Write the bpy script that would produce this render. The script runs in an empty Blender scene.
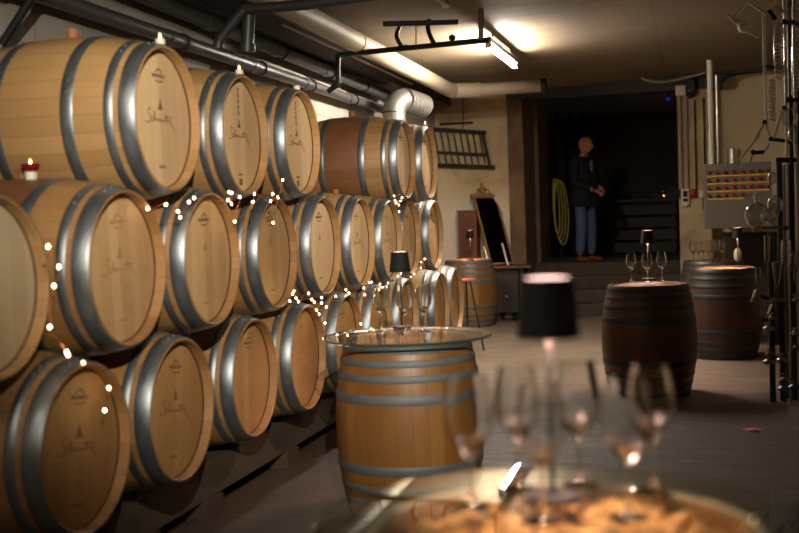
import bpy, bmesh, math, random
import numpy as np
from mathutils import Vector, Matrix
C = bpy.context.scene
COL = C.collection
R = math.radians
random.seed(7)
SPOT = 330

# ------------------------------------------------------------------ camera
F = 1109.7
def cam_axes(yaw, pitch, roll):
    y, p, r = R(yaw), R(pitch), R(roll)
    fw = Vector((-math.sin(y)*math.cos(p), math.cos(y)*math.cos(p), -math.sin(p)))
    rt = Vector((math.cos(y), math.sin(y), 0)); up = rt.cross(fw)
    return fw, rt*math.cos(r)-up*math.sin(r), up*math.cos(r)+rt*math.sin(r)
FW, RT, UP = cam_axes(14.8, 2.65, 1.9)
EYE = Vector((0, 0, 1.50))
def at(u, v, ax, val):
    """world point where the sight line through pixel (u, v) meets the plane axis=val"""
    d = FW + RT*((u-399.5)/F) - UP*((v-266.5)/F)
    return EYE + d*((val-EYE[ax])/d[ax])
cd = bpy.data.cameras.new('camera'); cam = bpy.data.objects.new('camera', cd); COL.objects.link(cam)
m = Matrix((RT, UP, -FW)).transposed().to_4x4(); m.translation = EYE
cam.matrix_world = m
cd.lens = 50; cd.sensor_width = 36; cd.clip_start = .05
cd.dof.use_dof = True; cd.dof.focus_distance = 8.5; cd.dof.aperture_fstop = 2.0
C.camera = cam
C.view_settings.view_transform = 'Standard'; C.view_settings.look = 'None'
C.view_settings.gamma = 1; C.view_settings.use_curve_mapping = False
C.view_settings.exposure = 3.0
C.cycles.transparent_max_bounces = 24
C.cycles.max_bounces = 14
C.cycles.transmission_bounces = 14
C.cycles.sample_clamp_indirect = 4
w = bpy.data.worlds.new('world'); C.world = w; w.use_nodes = True
w.node_tree.nodes['Background'].inputs[0].default_value = (.55, .42, .3, 1)
w.node_tree.nodes['Background'].inputs[1].default_value = .012

# ------------------------------------------------------------------ materials
def s2l(*c):
    return tuple(((x/255)/12.92 if x <= 10 else ((x/255+.055)/1.055)**2.4) for x in c)+(1,)
class NT:
    def __init__(s, name):
        s.m = bpy.data.materials.new(name); s.m.use_nodes = True
        s.t = s.m.node_tree; s.t.nodes.clear()
        s.out = s.n('ShaderNodeOutputMaterial')
    def n(s, k, **kw):
        o = s.t.nodes.new(k)
        for a, b in kw.items():
            if a.startswith('i_'):
                key = a[2:]
                key = int(key) if key.isdigit() else key.replace('_', ' ')
                if hasattr(b, 'bl_rna') or isinstance(b, bpy.types.NodeSocket): s.t.links.new(b, o.inputs[key])
                else: o.inputs[key].default_value = b
            else: setattr(o, a, b)
        return o
    def l(s, a, b): s.t.links.new(a, b)
    def math(s, op, a, b=None, c=None):
        o = s.t.nodes.new('ShaderNodeMath'); o.operation = op
        for i, x in enumerate((a, b, c)):
            if x is None: continue
            if isinstance(x, bpy.types.NodeSocket): s.t.links.new(x, o.inputs[i])
            else: o.inputs[i].default_value = x
        return o.outputs[0]
    def mix(s, f, a, b, mode='MIX'):
        o = s.t.nodes.new('ShaderNodeMix'); o.data_type = 'RGBA'; o.blend_type = mode
        for k, x in ((0, f), (6, a), (7, b)):
            if isinstance(x, bpy.types.NodeSocket): s.t.links.new(x, o.inputs[k])
            else: o.inputs[k].default_value = x
        return o.outputs[2]
    def ramp(s, f, stops):
        o = s.t.nodes.new('ShaderNodeValToRGB'); e = o.color_ramp.elements
        while len(e) < len(stops): e.new(.5)
        for k, (p, c) in enumerate(stops):
            e[k].position = p; e[k].color = c if len(c) == 4 else tuple(c)+(1,)
        s.t.links.new(f, o.inputs[0]); return o.outputs[0]
    def coord(s, scale=(1, 1, 1), kind='Object'):
        t = s.n('ShaderNodeTexCoord'); mp = s.n('ShaderNodeMapping'); mp.inputs['Scale'].default_value = scale
        s.l(t.outputs[kind], mp.inputs[0]); return mp.outputs[0]
    def noise(s, scale, vec=None, detail=5, rough=.55, dist=0):
        o = s.n('ShaderNodeTexNoise'); o.inputs['Scale'].default_value = scale
        o.inputs['Detail'].default_value = detail; o.inputs['Roughness'].default_value = rough; o.inputs['Distortion'].default_value = dist
        if vec is None: vec = s.coord()
        s.l(vec, o.inputs['Vector']); return o.outputs['Fac']
    def bsdf(s, col, rough=.5, metal=0, bump=None, bstr=.3, bdist=.01, **kw):
        b = s.n('ShaderNodeBsdfPrincipled')
        for k, x in (('Base Color', col), ('Roughness', rough), ('Metallic', metal)):
            if isinstance(x, bpy.types.NodeSocket): s.l(x, b.inputs[k])
            else: b.inputs[k].default_value = x
        for k, x in kw.items(): b.inputs[k.replace('_', ' ')].default_value = x
        if bump is not None:
            bn = s.n('ShaderNodeBump'); bn.inputs['Strength'].default_value = bstr; bn.inputs['Distance'].default_value = bdist
            s.l(bump, bn.inputs['Height']); s.l(bn.outputs[0], b.inputs['Normal'])
        s.l(b.outputs[0], s.out.inputs[0]); return b
def simple(name, col, rough=.5, metal=0, var=.12, scale=12, bump=.1, **kw):
    t = NT(name); f = t.noise(scale)
    c2 = tuple(min(1, x*(1+var)) for x in col[:3])+(1,); c1 = tuple(x*(1-var) for x in col[:3])+(1,)
    t.bsdf(t.mix(f, c1, c2), rough, metal, bump=f, bstr=bump, bdist=.004, **kw); return t.m
def emis(name, col, strength):
    t = NT(name); e = t.n('ShaderNodeEmission', i_Color=col, i_Strength=strength); t.l(e.outputs[0], t.out.inputs[0]); return t.m

def stave_wood(name, base, dark, light, n=30, stain=None, belly=.17, rough=.5):
    t = NT(name); tc = t.n('ShaderNodeTexCoord'); sp = t.n('ShaderNodeSeparateXYZ'); t.l(tc.outputs['Object'], sp.inputs[0])
    ang = t.math('ARCTAN2', sp.outputs[1], sp.outputs[0]); a = t.math('MULTIPLY', ang, n/(2*math.pi))
    idx = t.math('FLOOR', a); fr = t.math('SUBTRACT', a, idx)
    oi = t.n('ShaderNodeObjectInfo')
    wn = t.n('ShaderNodeTexWhiteNoise', noise_dimensions='2D')
    cx = t.n('ShaderNodeCombineXYZ'); t.l(idx, cx.inputs[0]); t.l(oi.outputs['Random'], cx.inputs[1]); t.l(cx.outputs[0], wn.inputs['Vector'])
    cg = t.n('ShaderNodeCombineXYZ'); t.l(a, cg.inputs[0]); t.l(t.math('MULTIPLY', sp.outputs[2], 1.2), cg.inputs[1]); t.l(t.math('MULTIPLY', idx, 3.7), cg.inputs[2])
    mp = t.n('ShaderNodeMapping'); mp.inputs['Scale'].default_value = (7, 1.5, 1); t.l(cg.outputs[0], mp.inputs[0])
    g = t.noise(2.2, mp.outputs[0], 6, .6, .6)
    c = t.mix(wn.outputs['Value'], dark, light); c = t.mix(.55, c, base); c = t.mix(t.math('MULTIPLY', g, .55), c, dark)
    big = t.noise(3.2, None, 6, .7, .4); c = t.mix(t.math('MULTIPLY', t.math('SUBTRACT', big, .35), 1.1), c, dark)
    if stain:
        az = t.math('ABSOLUTE', sp.outputs[2]); no = t.noise(5, None, 4)
        f = t.math('LESS_THAN', t.math('ADD', az, t.math('MULTIPLY', no, .03)), belly)
        f = t.math('MULTIPLY', f, t.math('ADD', t.math('MULTIPLY', t.noise(4, None, 6, .7), .7), .35))
        c = t.mix(f, c, stain)
    edge = t.math('MINIMUM', fr, t.math('SUBTRACT', 1, fr)); ln = t.math('LESS_THAN', edge, .022)
    c = t.mix(t.math('MULTIPLY', ln, .38), c, (.03, .018, .008, 1))
    t.bsdf(c, rough, 0, bump=t.math('SUBTRACT', g, t.math('MULTIPLY', ln, .8)), bstr=.25, bdist=.003); return t.m
def board_wood(name, base, dark, light, width=.075, rough=.55, stain=0.0, axis=0):
    t = NT(name); tc = t.n('ShaderNodeTexCoord'); sp = t.n('ShaderNodeSeparateXYZ'); t.l(tc.outputs['Object'], sp.inputs[0])
    a = t.math('MULTIPLY', sp.outputs[axis], 1/width); idx = t.math('FLOOR', a); fr = t.math('SUBTRACT', a, idx)
    oi = t.n('ShaderNodeObjectInfo'); wn = t.n('ShaderNodeTexWhiteNoise', noise_dimensions='2D')
    cx = t.n('ShaderNodeCombineXYZ'); t.l(idx, cx.inputs[0]); t.l(oi.outputs['Random'], cx.inputs[1]); t.l(cx.outputs[0], wn.inputs['Vector'])
    sc = [3.0, 3.0, 3.0]; sc[axis] = 60
    mp = t.n('ShaderNodeMapping'); mp.inputs['Scale'].default_value = sc
    ad = t.n('ShaderNodeVectorMath', operation='ADD'); t.l(tc.outputs['Object'], ad.inputs[0]); t.l(wn.outputs['Color'], ad.inputs[1]); t.l(ad.outputs[0], mp.inputs[0])
    g = t.noise(1, mp.outputs[0], 5, .6, .3)
    c = t.mix(wn.outputs['Value'], dark, light); c = t.mix(.5, c, base); c = t.mix(t.math('MULTIPLY', g, .4), c, dark)
    big = t.noise(3.5, None, 6, .7); c = t.mix(t.math('MULTIPLY', t.math('GREATER_THAN', big, .58), stain), c, dark)
    edge = t.math('MINIMUM', fr, t.math('SUBTRACT', 1, fr)); ln = t.math('LESS_THAN', edge, .012)
    c = t.mix(t.math('MULTIPLY', ln, .4), c, (.05, .03, .012, 1))
    t.bsdf(c, rough, 0, bump=g, bstr=.15, bdist=.002); return t.m
M = {}
M['oak'] = stave_wood('fresh oak staves', s2l(172,136,88), s2l(142,106,62), s2l(188,152,102))
M['oak_stained'] = stave_wood('wine stained oak staves', s2l(164,124,76), s2l(124,86,48), s2l(182,142,92), stain=s2l(92,48,32))
M['oak_old'] = stave_wood('old honey oak staves', s2l(146,102,48), s2l(96,60,26), s2l(166,120,62), rough=.42)
M['oak_dark'] = stave_wood('dark oak staves', s2l(100,60,30), s2l(60,34,16), s2l(116,72,38), rough=.42)
M['oak_darkest'] = stave_wood('very dark oak staves', s2l(70,46,28), s2l(44,28,16), s2l(84,56,34), rough=.45)
M['head'] = board_wood('oak head boards', s2l(222,188,142), s2l(198,160,114), s2l(236,204,158))
M['head2'] = board_wood('warm oak head boards', s2l(208,168,118), s2l(178,136,90), s2l(220,184,134), stain=.35)
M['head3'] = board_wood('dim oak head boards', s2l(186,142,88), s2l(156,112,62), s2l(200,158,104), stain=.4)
M['head_grey'] = board_wood('greyish oak head boards', s2l(196,180,148), s2l(170,152,120), s2l(210,196,166), stain=.3)
M['head_old'] = board_wood('old head boards', s2l(170,120,64), s2l(120,74,34), s2l(190,140,84), stain=.6)
M['brand'] = simple('burnt brand', s2l(118,86,56), .8)
M['croze_shade'] = simple('dark croze groove', s2l(52,32,18), .9)
M['brand_light'] = simple('faint burnt brand', s2l(172,128,84), .8)
t = NT('galvanised hoop'); n1 = t.noise(6, t.coord((1, 1, 4)), 6, .7); n2 = t.noise(60, None, 3)
t.bsdf(t.mix(n1, s2l(104,109,112), s2l(150,156,160)), t.ramp(n1, [(.3, (.32,)*3), (.7, (.52,)*3)]), .85, bump=n2, bstr=.04, bdist=.001); M['hoop'] = t.m
t = NT('dull old hoop'); n1 = t.noise(7, None, 6, .7)
t.bsdf(t.mix(n1, s2l(74,78,80), s2l(118,122,122)), .6, .4, bump=n1, bstr=.15, bdist=.002); M['hoop_old'] = t.m
t = NT('black hoop'); n1 = t.noise(9, None, 5, .7)
t.bsdf(t.mix(n1, s2l(44,48,50), s2l(70,76,78)), .45, .6); M['hoop_dark'] = t.m
M['rim_pale'] = simple('pale rim band', s2l(176,170,146), .5)
M['cork'] = simple('cork', s2l(196,146,88), .85, var=.3, scale=90, bump=.4)
M['bung'] = simple('bung', s2l(140,92,60), .7)
t = NT('black beam'); n1 = t.noise(6, t.coord((1, 8, 8)), 6)
t.bsdf(t.mix(n1, s2l(50,40,28), s2l(86,72,52)), .8, bump=n1, bstr=.4); M['beam'] = t.m
M['block'] = simple('chock wood', s2l(64,46,32), .8)
M['pipe_dark'] = simple('grey plastic pipe', s2l(66,65,64), .42, var=.06)
M['pipe_black'] = simple('dark grey pipe', s2l(46,45,44), .45)
M['pipe_light'] = simple('pale plastic pipe', s2l(172,168,160), .4, var=.06)
M['pipe_beige'] = simple('beige insulated pipe', s2l(160,146,120), .6, var=.1)
M['galv'] = simple('galvanised duct', s2l(118,116,110), .45, .7, var=.1)
M['black_metal'] = simple('black metal', s2l(30,29,28), .5, .3)
M['steel'] = simple('brushed steel', s2l(176,170,160), .28, .9)
M['dark_steel'] = simple('dark steel', s2l(60,58,54), .4, .7)
M['beam_steel'] = simple('grey painted lintel', s2l(56,56,56), .7)
M['black'] = simple('matt black', s2l(7,7,7), .8, bump=0)
M['white'] = simple('white plastic', s2l(214,206,188), .5, bump=0)
M['red'] = simple('red plastic', s2l(140,16,14), .3, bump=0)
M['yellow'] = simple('yellow paint', s2l(190,160,20), .6, bump=0)
M['brass'] = simple('brass', s2l(200,150,60), .3, .9)
M['blue_metal'] = simple('bluish chrome', s2l(120,130,170), .25, .9)
M['hose'] = simple('yellow hose', s2l(222,210,96), .5, bump=0)
M['gold'] = simple('gilt', s2l(160,130,80), .45, .3, scale=60, bump=.4)
M['brownwood'] = board_wood('reddish brown wood', s2l(112,60,36), s2l(76,36,20), s2l(128,70,42), width=.4)
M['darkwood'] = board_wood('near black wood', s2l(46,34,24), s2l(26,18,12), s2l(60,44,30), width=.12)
M['panel'] = simple('grey enamel panel', s2l(100,92,82), .5, .2)
M['skin'] = simple('skin', s2l(198,142,112), .55, var=.05, Subsurface_Weight=.1)
M['jacket'] = simple('dark jacket', s2l(28,30,40), .85, scale=40)
M['shirt'] = simple('grey shirt', s2l(150,150,156), .85)
M['jeans'] = simple('blue jeans', s2l(84,100,136), .85, scale=30)
M['shoe'] = simple('brown leather', s2l(128,72,40), .45)
M['copper'] = simple('coppery seat', s2l(220,130,100), .35, .5)
M['stone_egg'] = simple('pale ceramic', s2l(206,190,160), .6)
M['pinkpatch'] = simple('pink patch', s2l(226,150,140), .5)
M['wax_red'] = simple('dark red glass', s2l(110,16,14), .2)
M['slot'] = simple('dark slot', s2l(10,10,10), .8, bump=0)
M['flame'] = emis('candle flame', s2l(255,190,110), 1.6)
M['bulb'] = emis('warm fairy bulb', s2l(255,214,150), 4)
M['led'] = emis('blue indicator', s2l(40,70,255), .03)
M['tube'] = emis('fluorescent tube', s2l(255,240,224), 75)
M['tube2'] = emis('fluorescent tube near', s2l(255,240,218), 14.5)
M['tube3'] = emis('fluorescent tube dim', s2l(255,240,218), 8)
M['off_tube'] = simple('unlit diffuser', s2l(200,190,168), .5)
M['lamp_disc'] = emis('lamp led disc', s2l(255,204,184), 85)
M['lamp_top'] = emis('lamp top glow', s2l(255,206,192), .5)
def glass_mat(name, col=(1, 1, 1, 1), ior=1.5, rough=0.0):
    t = NT(name); g = t.n('ShaderNodeBsdfGlass', i_Color=col, i_IOR=ior, i_Roughness=rough); t.l(g.outputs[0], t.out.inputs[0]); return t.m
M['glass'] = glass_mat('wine glass', (.97, .97, .97, 1))
def schlick(t, f0=.04, k=1.0):
    lw = t.n('ShaderNodeLayerWeight', i_Blend=.5); f = t.math('POWER', lw.outputs['Facing'], 5.0)
    return t.math('MULTIPLY', t.math('ADD', t.math('MULTIPLY', f, 1-f0), f0), k)
t = NT('table glass sheet'); tr = t.n('ShaderNodeBsdfTransparent', i_Color=(.9, .95, .92, 1)); gl = t.n('ShaderNodeBsdfGlossy', i_Roughness=.0)
fr = schlick(t); mx = t.n('ShaderNodeMixShader'); t.l(fr, mx.inputs[0]); t.l(tr.outputs[0], mx.inputs[1]); t.l(gl.outputs[0], mx.inputs[2]); t.l(mx.outputs[0], t.out.inputs[0]); M['sheet'] = t.m
t = NT('table glass edge'); b = t.bsdf(s2l(60,78,66), .3, 0); b.inputs['Transmission Weight'].default_value = .7; M['sheet_edge'] = t.m
t = NT('apparatus glass'); tr = t.n('ShaderNodeBsdfTransparent', i_Color=(.88, .88, .86, 1)); gl = t.n('ShaderNodeBsdfGlossy', i_Roughness=.08); df = t.n('ShaderNodeBsdfDiffuse', i_Color=s2l(240, 234, 222))
fr = t.n('ShaderNodeLayerWeight', i_Blend=.9); mx = t.n('ShaderNodeMixShader'); mg = t.n('ShaderNodeMixShader'); mg.inputs[0].default_value = .85
t.l(gl.outputs[0], mg.inputs[1]); t.l(df.outputs[0], mg.inputs[2]); t.l(t.math('MAXIMUM', fr.outputs[1], .5), mx.inputs[0]); t.l(tr.outputs[0], mx.inputs[1]); t.l(mg.outputs[0], mx.inputs[2]); t.l(mx.outputs[0], t.out.inputs[0]); M['labglass'] = t.m
t = NT('flask glass'); tr = t.n('ShaderNodeBsdfTransparent', i_Color=(.86, .86, .84, 1)); gl = t.n('ShaderNodeBsdfGlossy', i_Roughness=.06); df = t.n('ShaderNodeBsdfDiffuse', i_Color=s2l(170, 162, 146))
fr = t.n('ShaderNodeLayerWeight', i_Blend=.55); mx = t.n('ShaderNodeMixShader'); mg = t.n('ShaderNodeMixShader'); mg.inputs[0].default_value = .35
t.l(gl.outputs[0], mg.inputs[1]); t.l(df.outputs[0], mg.inputs[2]); t.l(fr.outputs[1], mx.inputs[0]); t.l(tr.outputs[0], mx.inputs[1]); t.l(mg.outputs[0], mx.inputs[2]); t.l(mx.outputs[0], t.out.inputs[0]); M['flaskglass'] = t.m
t = NT('dark mirror'); b = t.bsdf(s2l(70,66,60), .04, 1.0); M['mirror'] = t.m
# walls
t = NT('cast concrete wall'); a = t.noise(1.2, None, 7, .65); b = t.noise(14, None, 5, .6)
tc = t.n('ShaderNodeTexCoord'); sp = t.n('ShaderNodeSeparateXYZ'); t.l(tc.outputs['Object'], sp.inputs[0])
fz = t.math('FRACT', t.math('MULTIPLY', sp.outputs[2], 4.0)); ln = t.math('LESS_THAN', fz, .05)
fy = t.math('FRACT', t.math('MULTIPLY', sp.outputs[1], 2.0)); ln2 = t.math('LESS_THAN', fy, .02)
c = t.mix(a, s2l(128,122,112), s2l(190,182,168)); c = t.mix(t.math('MULTIPLY', b, .35), c, s2l(100,94,84)); c = t.mix(t.math('MULTIPLY', t.math('MAXIMUM', ln, ln2), .45), c, s2l(70,64,56))
t.bsdf(c, .85, bump=b, bstr=.4, bdist=.01); M['conc_wall'] = t.m
t = NT('aged plaster'); a = t.noise(1.6, None, 8, .7, .5); b = t.noise(9, None, 6, .65)
c = t.ramp(a, [(.28, s2l(150,126,88)), (.45, s2l(188,166,128)), (.7, s2l(212,196,158))])
tc = t.n('ShaderNodeTexCoord'); sp = t.n('ShaderNodeSeparateXYZ'); t.l(tc.outputs['Object'], sp.inputs[0])
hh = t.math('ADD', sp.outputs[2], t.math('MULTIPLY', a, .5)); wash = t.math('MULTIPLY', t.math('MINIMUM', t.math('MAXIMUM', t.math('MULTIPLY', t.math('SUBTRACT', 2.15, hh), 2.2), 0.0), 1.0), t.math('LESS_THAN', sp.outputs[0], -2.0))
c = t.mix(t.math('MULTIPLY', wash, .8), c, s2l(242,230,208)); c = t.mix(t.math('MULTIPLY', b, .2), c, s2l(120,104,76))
t.bsdf(c, .9, bump=b, bstr=.3, bdist=.02); M['plaster'] = t.m
M['plaster_pale'] = simple('pale plaster', s2l(214,196,160), .9, var=.12, scale=3, bump=.3)
t = NT('brown stone jamb'); a = t.noise(2.2, t.coord((1, 1, .5)), 8, .7); b = t.noise(16, None, 6)
c = t.ramp(a, [(.3, s2l(84,66,46)), (.55, s2l(136,112,80)), (.75, s2l(158,136,104))]); c = t.mix(t.math('MULTIPLY', b, .35), c, s2l(70,56,40))
t.bsdf(c, .9, bump=b, bstr=.6, bdist=.02); M['stone'] = t.m
t = NT('ceiling concrete'); a = t.noise(.8, None, 8, .65, .4); b = t.noise(6, t.coord((.3, 2, 1)), 6)
tc = t.n('ShaderNodeTexCoord'); sp = t.n('ShaderNodeSeparateXYZ'); t.l(tc.outputs['Object'], sp.inputs[0])
fy = t.math('FRACT', t.math('MULTIPLY', sp.outputs[1], .62)); ln = t.math('LESS_THAN', fy, .02)
fx = t.math('FRACT', t.math('MULTIPLY', t.math('ADD', sp.outputs[0], .3), 42/100)); ln2 = t.math('LESS_THAN', fx, .006)
c = t.mix(a, s2l(98,84,64), s2l(146,130,102)); c = t.mix(t.math('MULTIPLY', b, .35), c, s2l(96,80,56)); c = t.mix(t.math('MULTIPLY', t.math('MAXIMUM', ln, ln2), .3), c, s2l(60,48,34))
t.bsdf(c, .8, bump=b, bstr=.3, bdist=.02); M['ceiling'] = t.m
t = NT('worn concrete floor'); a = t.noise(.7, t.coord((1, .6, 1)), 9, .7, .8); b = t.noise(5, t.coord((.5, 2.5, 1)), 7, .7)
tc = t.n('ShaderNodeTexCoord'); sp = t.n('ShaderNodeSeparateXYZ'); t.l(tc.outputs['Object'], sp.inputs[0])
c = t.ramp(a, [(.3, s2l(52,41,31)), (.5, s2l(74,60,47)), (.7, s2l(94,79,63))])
pale = t.math('MULTIPLY', t.math('SMOOTH_MIN', t.math('MAXIMUM', t.math('MULTIPLY', t.math('SUBTRACT', t.math('ADD', sp.outputs[1], a), 8.4), .6), 0.0), 1.0, .2), t.math('SMOOTH_MIN', t.math('MAXIMUM', t.math('SUBTRACT', t.math('ADD', .35, a), sp.outputs[0]), 0.0), 1.0, .2))  # paler far left, darker front and right: light falloff painted into the colour
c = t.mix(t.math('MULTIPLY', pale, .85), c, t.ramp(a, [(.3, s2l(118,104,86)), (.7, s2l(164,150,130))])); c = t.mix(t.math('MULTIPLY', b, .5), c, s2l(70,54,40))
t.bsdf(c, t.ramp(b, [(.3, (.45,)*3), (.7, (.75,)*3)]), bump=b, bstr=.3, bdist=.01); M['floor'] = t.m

# ------------------------------------------------------------------ mesh helpers
def frame(p0, p1):
    d = (Vector(p1)-Vector(p0)); L = d.length; z = d/L if L > 0 else Vector((0, 0, 1))
    q = Vector((0, 0, 1)).rotation_difference(z); return Matrix.Translation(p0) @ q.to_matrix().to_4x4(), L
class MB:
    def __init__(s): s.v = []; s.f = []; s.mi = []
    def add(s, vs, fs, mi=0):
        o = len(s.v); s.v += [tuple(v) for v in vs]; s.f += [tuple(o+i for i in f) for f in fs]; s.mi += [mi]*len(fs); return s
    def box(s, a, b, mat=None, mi=0, bev=0):
        bm = bmesh.new(); bmesh.ops.create_cube(bm, size=1)
        a, b = Vector(a), Vector(b); c = (a+b)/2; d = b-a
        for v in bm.verts: v.co = Vector((v.co.x*d.x, v.co.y*d.y, v.co.z*d.z))+c
        if bev: bmesh.ops.bevel(bm, geom=bm.edges[:], offset=bev, segments=2, affect='EDGES', profile=.7)
        if mat is not None: bm.transform(mat)
        bm.verts.index_update(); s.add([v.co[:] for v in bm.verts], [[v.index for v in f.verts] for f in bm.faces], mi); bm.free(); return s
    def lathe(s, prof, n=32, mat=None, mi=0, close=False):
        vs = []; fs = []; k = len(prof)
        for j in range(n):
            a = 2*math.pi*j/n; ca, sa = math.cos(a), math.sin(a)
            for r, z in prof: vs.append(Vector((r*ca, r*sa, z)))
        for j in range(n):
            for i in range(k-1 if not close else k):
                a = j*k+i; b = j*k+(i+1) % k; c = ((j+1) % n)*k+(i+1) % k; d = ((j+1) % n)*k+i
                fs.append((a, d, c, b))
        if mat is not None: vs = [mat @ v for v in vs]
        # merge poles
        return s.add(vs, fs, mi)
    def tube(s, pts, r, n=10, mi=0, cap=True):
        pts = [Vector(p) for p in pts]; rr = r if isinstance(r, (list, tuple)) else [r]*len(pts)
        t0 = (pts[1]-pts[0]).normalized(); ref = Vector((0, 0, 1)) if abs(t0.z) < .9 else Vector((1, 0, 0))
        nrm = t0.cross(ref).normalized(); vs = []; fs = []
        for i, p in enumerate(pts):
            tg = (pts[min(i+1, len(pts)-1)]-pts[max(i-1, 0)])
            tg = tg.normalized() if tg.length > 1e-9 else t0
            nrm = (nrm-tg*nrm.dot(tg)); nrm = nrm.normalized() if nrm.length > 1e-6 else tg.orthogonal().normalized()
            bn = tg.cross(nrm)
            for j in range(n):
                a = 2*math.pi*j/n; vs.append(p+(nrm*math.cos(a)+bn*math.sin(a))*rr[i])
        for i in range(len(pts)-1):
            for j in range(n): fs.append((i*n+j, i*n+(j+1) % n, (i+1)*n+(j+1) % n, (i+1)*n+j))
        if cap: fs.append(tuple(reversed(range(n)))); fs.append(tuple(range((len(pts)-1)*n, len(pts)*n)))
        return s.add(vs, fs, mi)
    def cyl(s, p0, p1, r, n=16, mi=0, r1=None): return s.tube([p0, p1], [r, r if r1 is None else r1], n, mi)
    def ball(s, c, r, sc=(1, 1, 1), n=14, mi=0, mat=None):
        prof = [(max(1e-5, r*math.sin(math.pi*i/10)), -r*math.cos(math.pi*i/10)) for i in range(11)]
        m = Matrix.Translation(c) @ (mat if mat is not None else Matrix()) @ Matrix.Diagonal((*sc, 1)); return s.lathe(prof, n, m, mi)
    def build(s, name, mats, parent=None, smooth=True, loc=None, angle=35):
        me = bpy.data.meshes.new(name); me.from_pydata(s.v, [], s.f)
        for x in (mats if isinstance(mats, (list, tuple)) else [mats]): me.materials.append(M[x] if isinstance(x, str) else x)
        me.polygons.foreach_set('material_index', s.mi); me.validate(); 
        bm = bmesh.new(); bm.from_mesh(me); bmesh.ops.remove_doubles(bm, verts=bm.verts[:], dist=2e-5)
        bmesh.ops.recalc_face_normals(bm, faces=bm.faces[:]); bm.to_mesh(me); bm.free()
        if smooth:
            me.shade_smooth()
            try: me.set_sharp_from_angle(angle=R(angle))
            except Exception: pass
        o = bpy.data.objects.new(name, me); COL.objects.link(o)
        if parent is not None: o.parent = parent
        if loc is not None: o.location = loc
        return o
def tag(o, label, cat, group=None, kind=None):
    if label: o['label'] = label
    if cat: o['category'] = cat
    if group: o['group'] = group
    if kind: o['kind'] = kind
    return o
def empty(name, loc, label, cat, group=None, rz=0):
    o = bpy.data.objects.new(name, None); COL.objects.link(o); o.location = loc; o.rotation_euler = (0, 0, rz); o.empty_display_size = .1
    return tag(o, label, cat, group)
def struct(o): o['kind'] = 'structure'; return o
def copy_tree(o, parent=None):
    c = o.copy(); COL.objects.link(c); c.parent = parent
    if parent is not None: c.matrix_parent_inverse = o.matrix_parent_inverse.copy()
    for ch in list(KIDS.get(o.name, [])) or [x for x in list(bpy.data.objects) if x.parent == o]: copy_tree(ch, c)
    return c
KIDS = {}
def catmull(pts, k=6):
    P = [Vector(p) for p in pts]; P = [P[0]*2-P[1]]+P+[P[-1]*2-P[-2]]; out = []
    for i in range(1, len(P)-2):
        for j in range(k):
            t = j/k; a, b, c, d = P[i-1], P[i], P[i+1], P[i+2]
            out.append(.5*((2*b)+(c-a)*t+(2*a-5*b+4*c-d)*t*t+(3*b-a-3*c+d)*t**3))
    out.append(P[-2]); return out

# ------------------------------------------------------------------ room
XL, XR, YB, Y0 = -3.5, 3.3, 15.5, -2.6
def zc(x): return 3.21+.03*(x+1.0)
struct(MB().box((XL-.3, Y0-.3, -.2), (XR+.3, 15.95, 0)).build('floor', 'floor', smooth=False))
cm = MB(); vs = []
for x in (XL-.3, XR+.3):
    for y in (Y0-.3, 21): vs += [(x, y, zc(x)), (x, y, zc(x)+.3)]
cm.add(vs, [(0, 2, 6, 4), (1, 5, 7, 3), (0, 4, 5, 1), (2, 3, 7, 6), (0, 1, 3, 2), (4, 6, 7, 5)])
struct(cm.build('ceiling', 'ceiling', smooth=False))
struct(MB().box((XL-.3, Y0-.3, 0), (XL, 21, 3.4)).build('wall_left', 'conc_wall', smooth=False))
struct(MB().box((XR, Y0-.3, 0), (XR+.3, 21, 3.6)).build('wall_right', 'plaster', smooth=False))
struct(MB().box((XL, Y0-.3, 0), (XR, Y0, 3.6)).build('wall_front', 'plaster', smooth=False))
JX = at(508, 150, 1, YB).x  # stone jamb begins
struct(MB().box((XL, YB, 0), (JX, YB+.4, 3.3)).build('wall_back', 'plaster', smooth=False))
jb = MB().box((JX, YB-.03, 0), (JX+.22, YB+1.1, 3.3), bev=.015); jb.box((JX-.02, YB+1.1, 0), (JX+.28, YB+2.3, 3.3), bev=.01)
struct(jb.build('trim_1', 'stone', smooth=False))
RX = at(678, 150, 1, YB).x
struct(MB().box((RX, YB-.02, 0), (RX+.42, YB+.9, 3.4), bev=.01).build('trim_2', 'plaster', smooth=False))
struct(MB().box((RX+.42, YB+.35, 0), (XR, YB+.6, 3.6)).build('wall_back_right', 'plaster_pale', smooth=False))
lt = MB(); z0 = at(600, 95, 1, YB).z; z1 = at(600, 82, 1, YB).z
lt.box((JX, YB-.05, z0), (RX+.6, YB+.25, z1)); struct(lt.build('trim_3', 'beam_steel', smooth=False))
struct(MB().box((JX, YB, z1), (RX+.42, YB+.4, 3.3)).build('trim_4', 'stone', smooth=False))
# steps and raised back room
st = MB()
for i in range(4): st.box((JX+.1, YB+.04+.26*i, .18*i), (RX+.25, 21, .18*(i+1)), bev=.012)
M['darkstone'] = simple('dark worn steps', s2l(80,70,56), .85, var=.6, scale=5, bump=.6)
struct(st.build('floor_raised', 'darkstone', smooth=False))
struct(MB().box((XL, 20.6, .6), (XR, 20.9, 3.4)).build('wall_back_room', 'darkwood', smooth=False))

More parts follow.
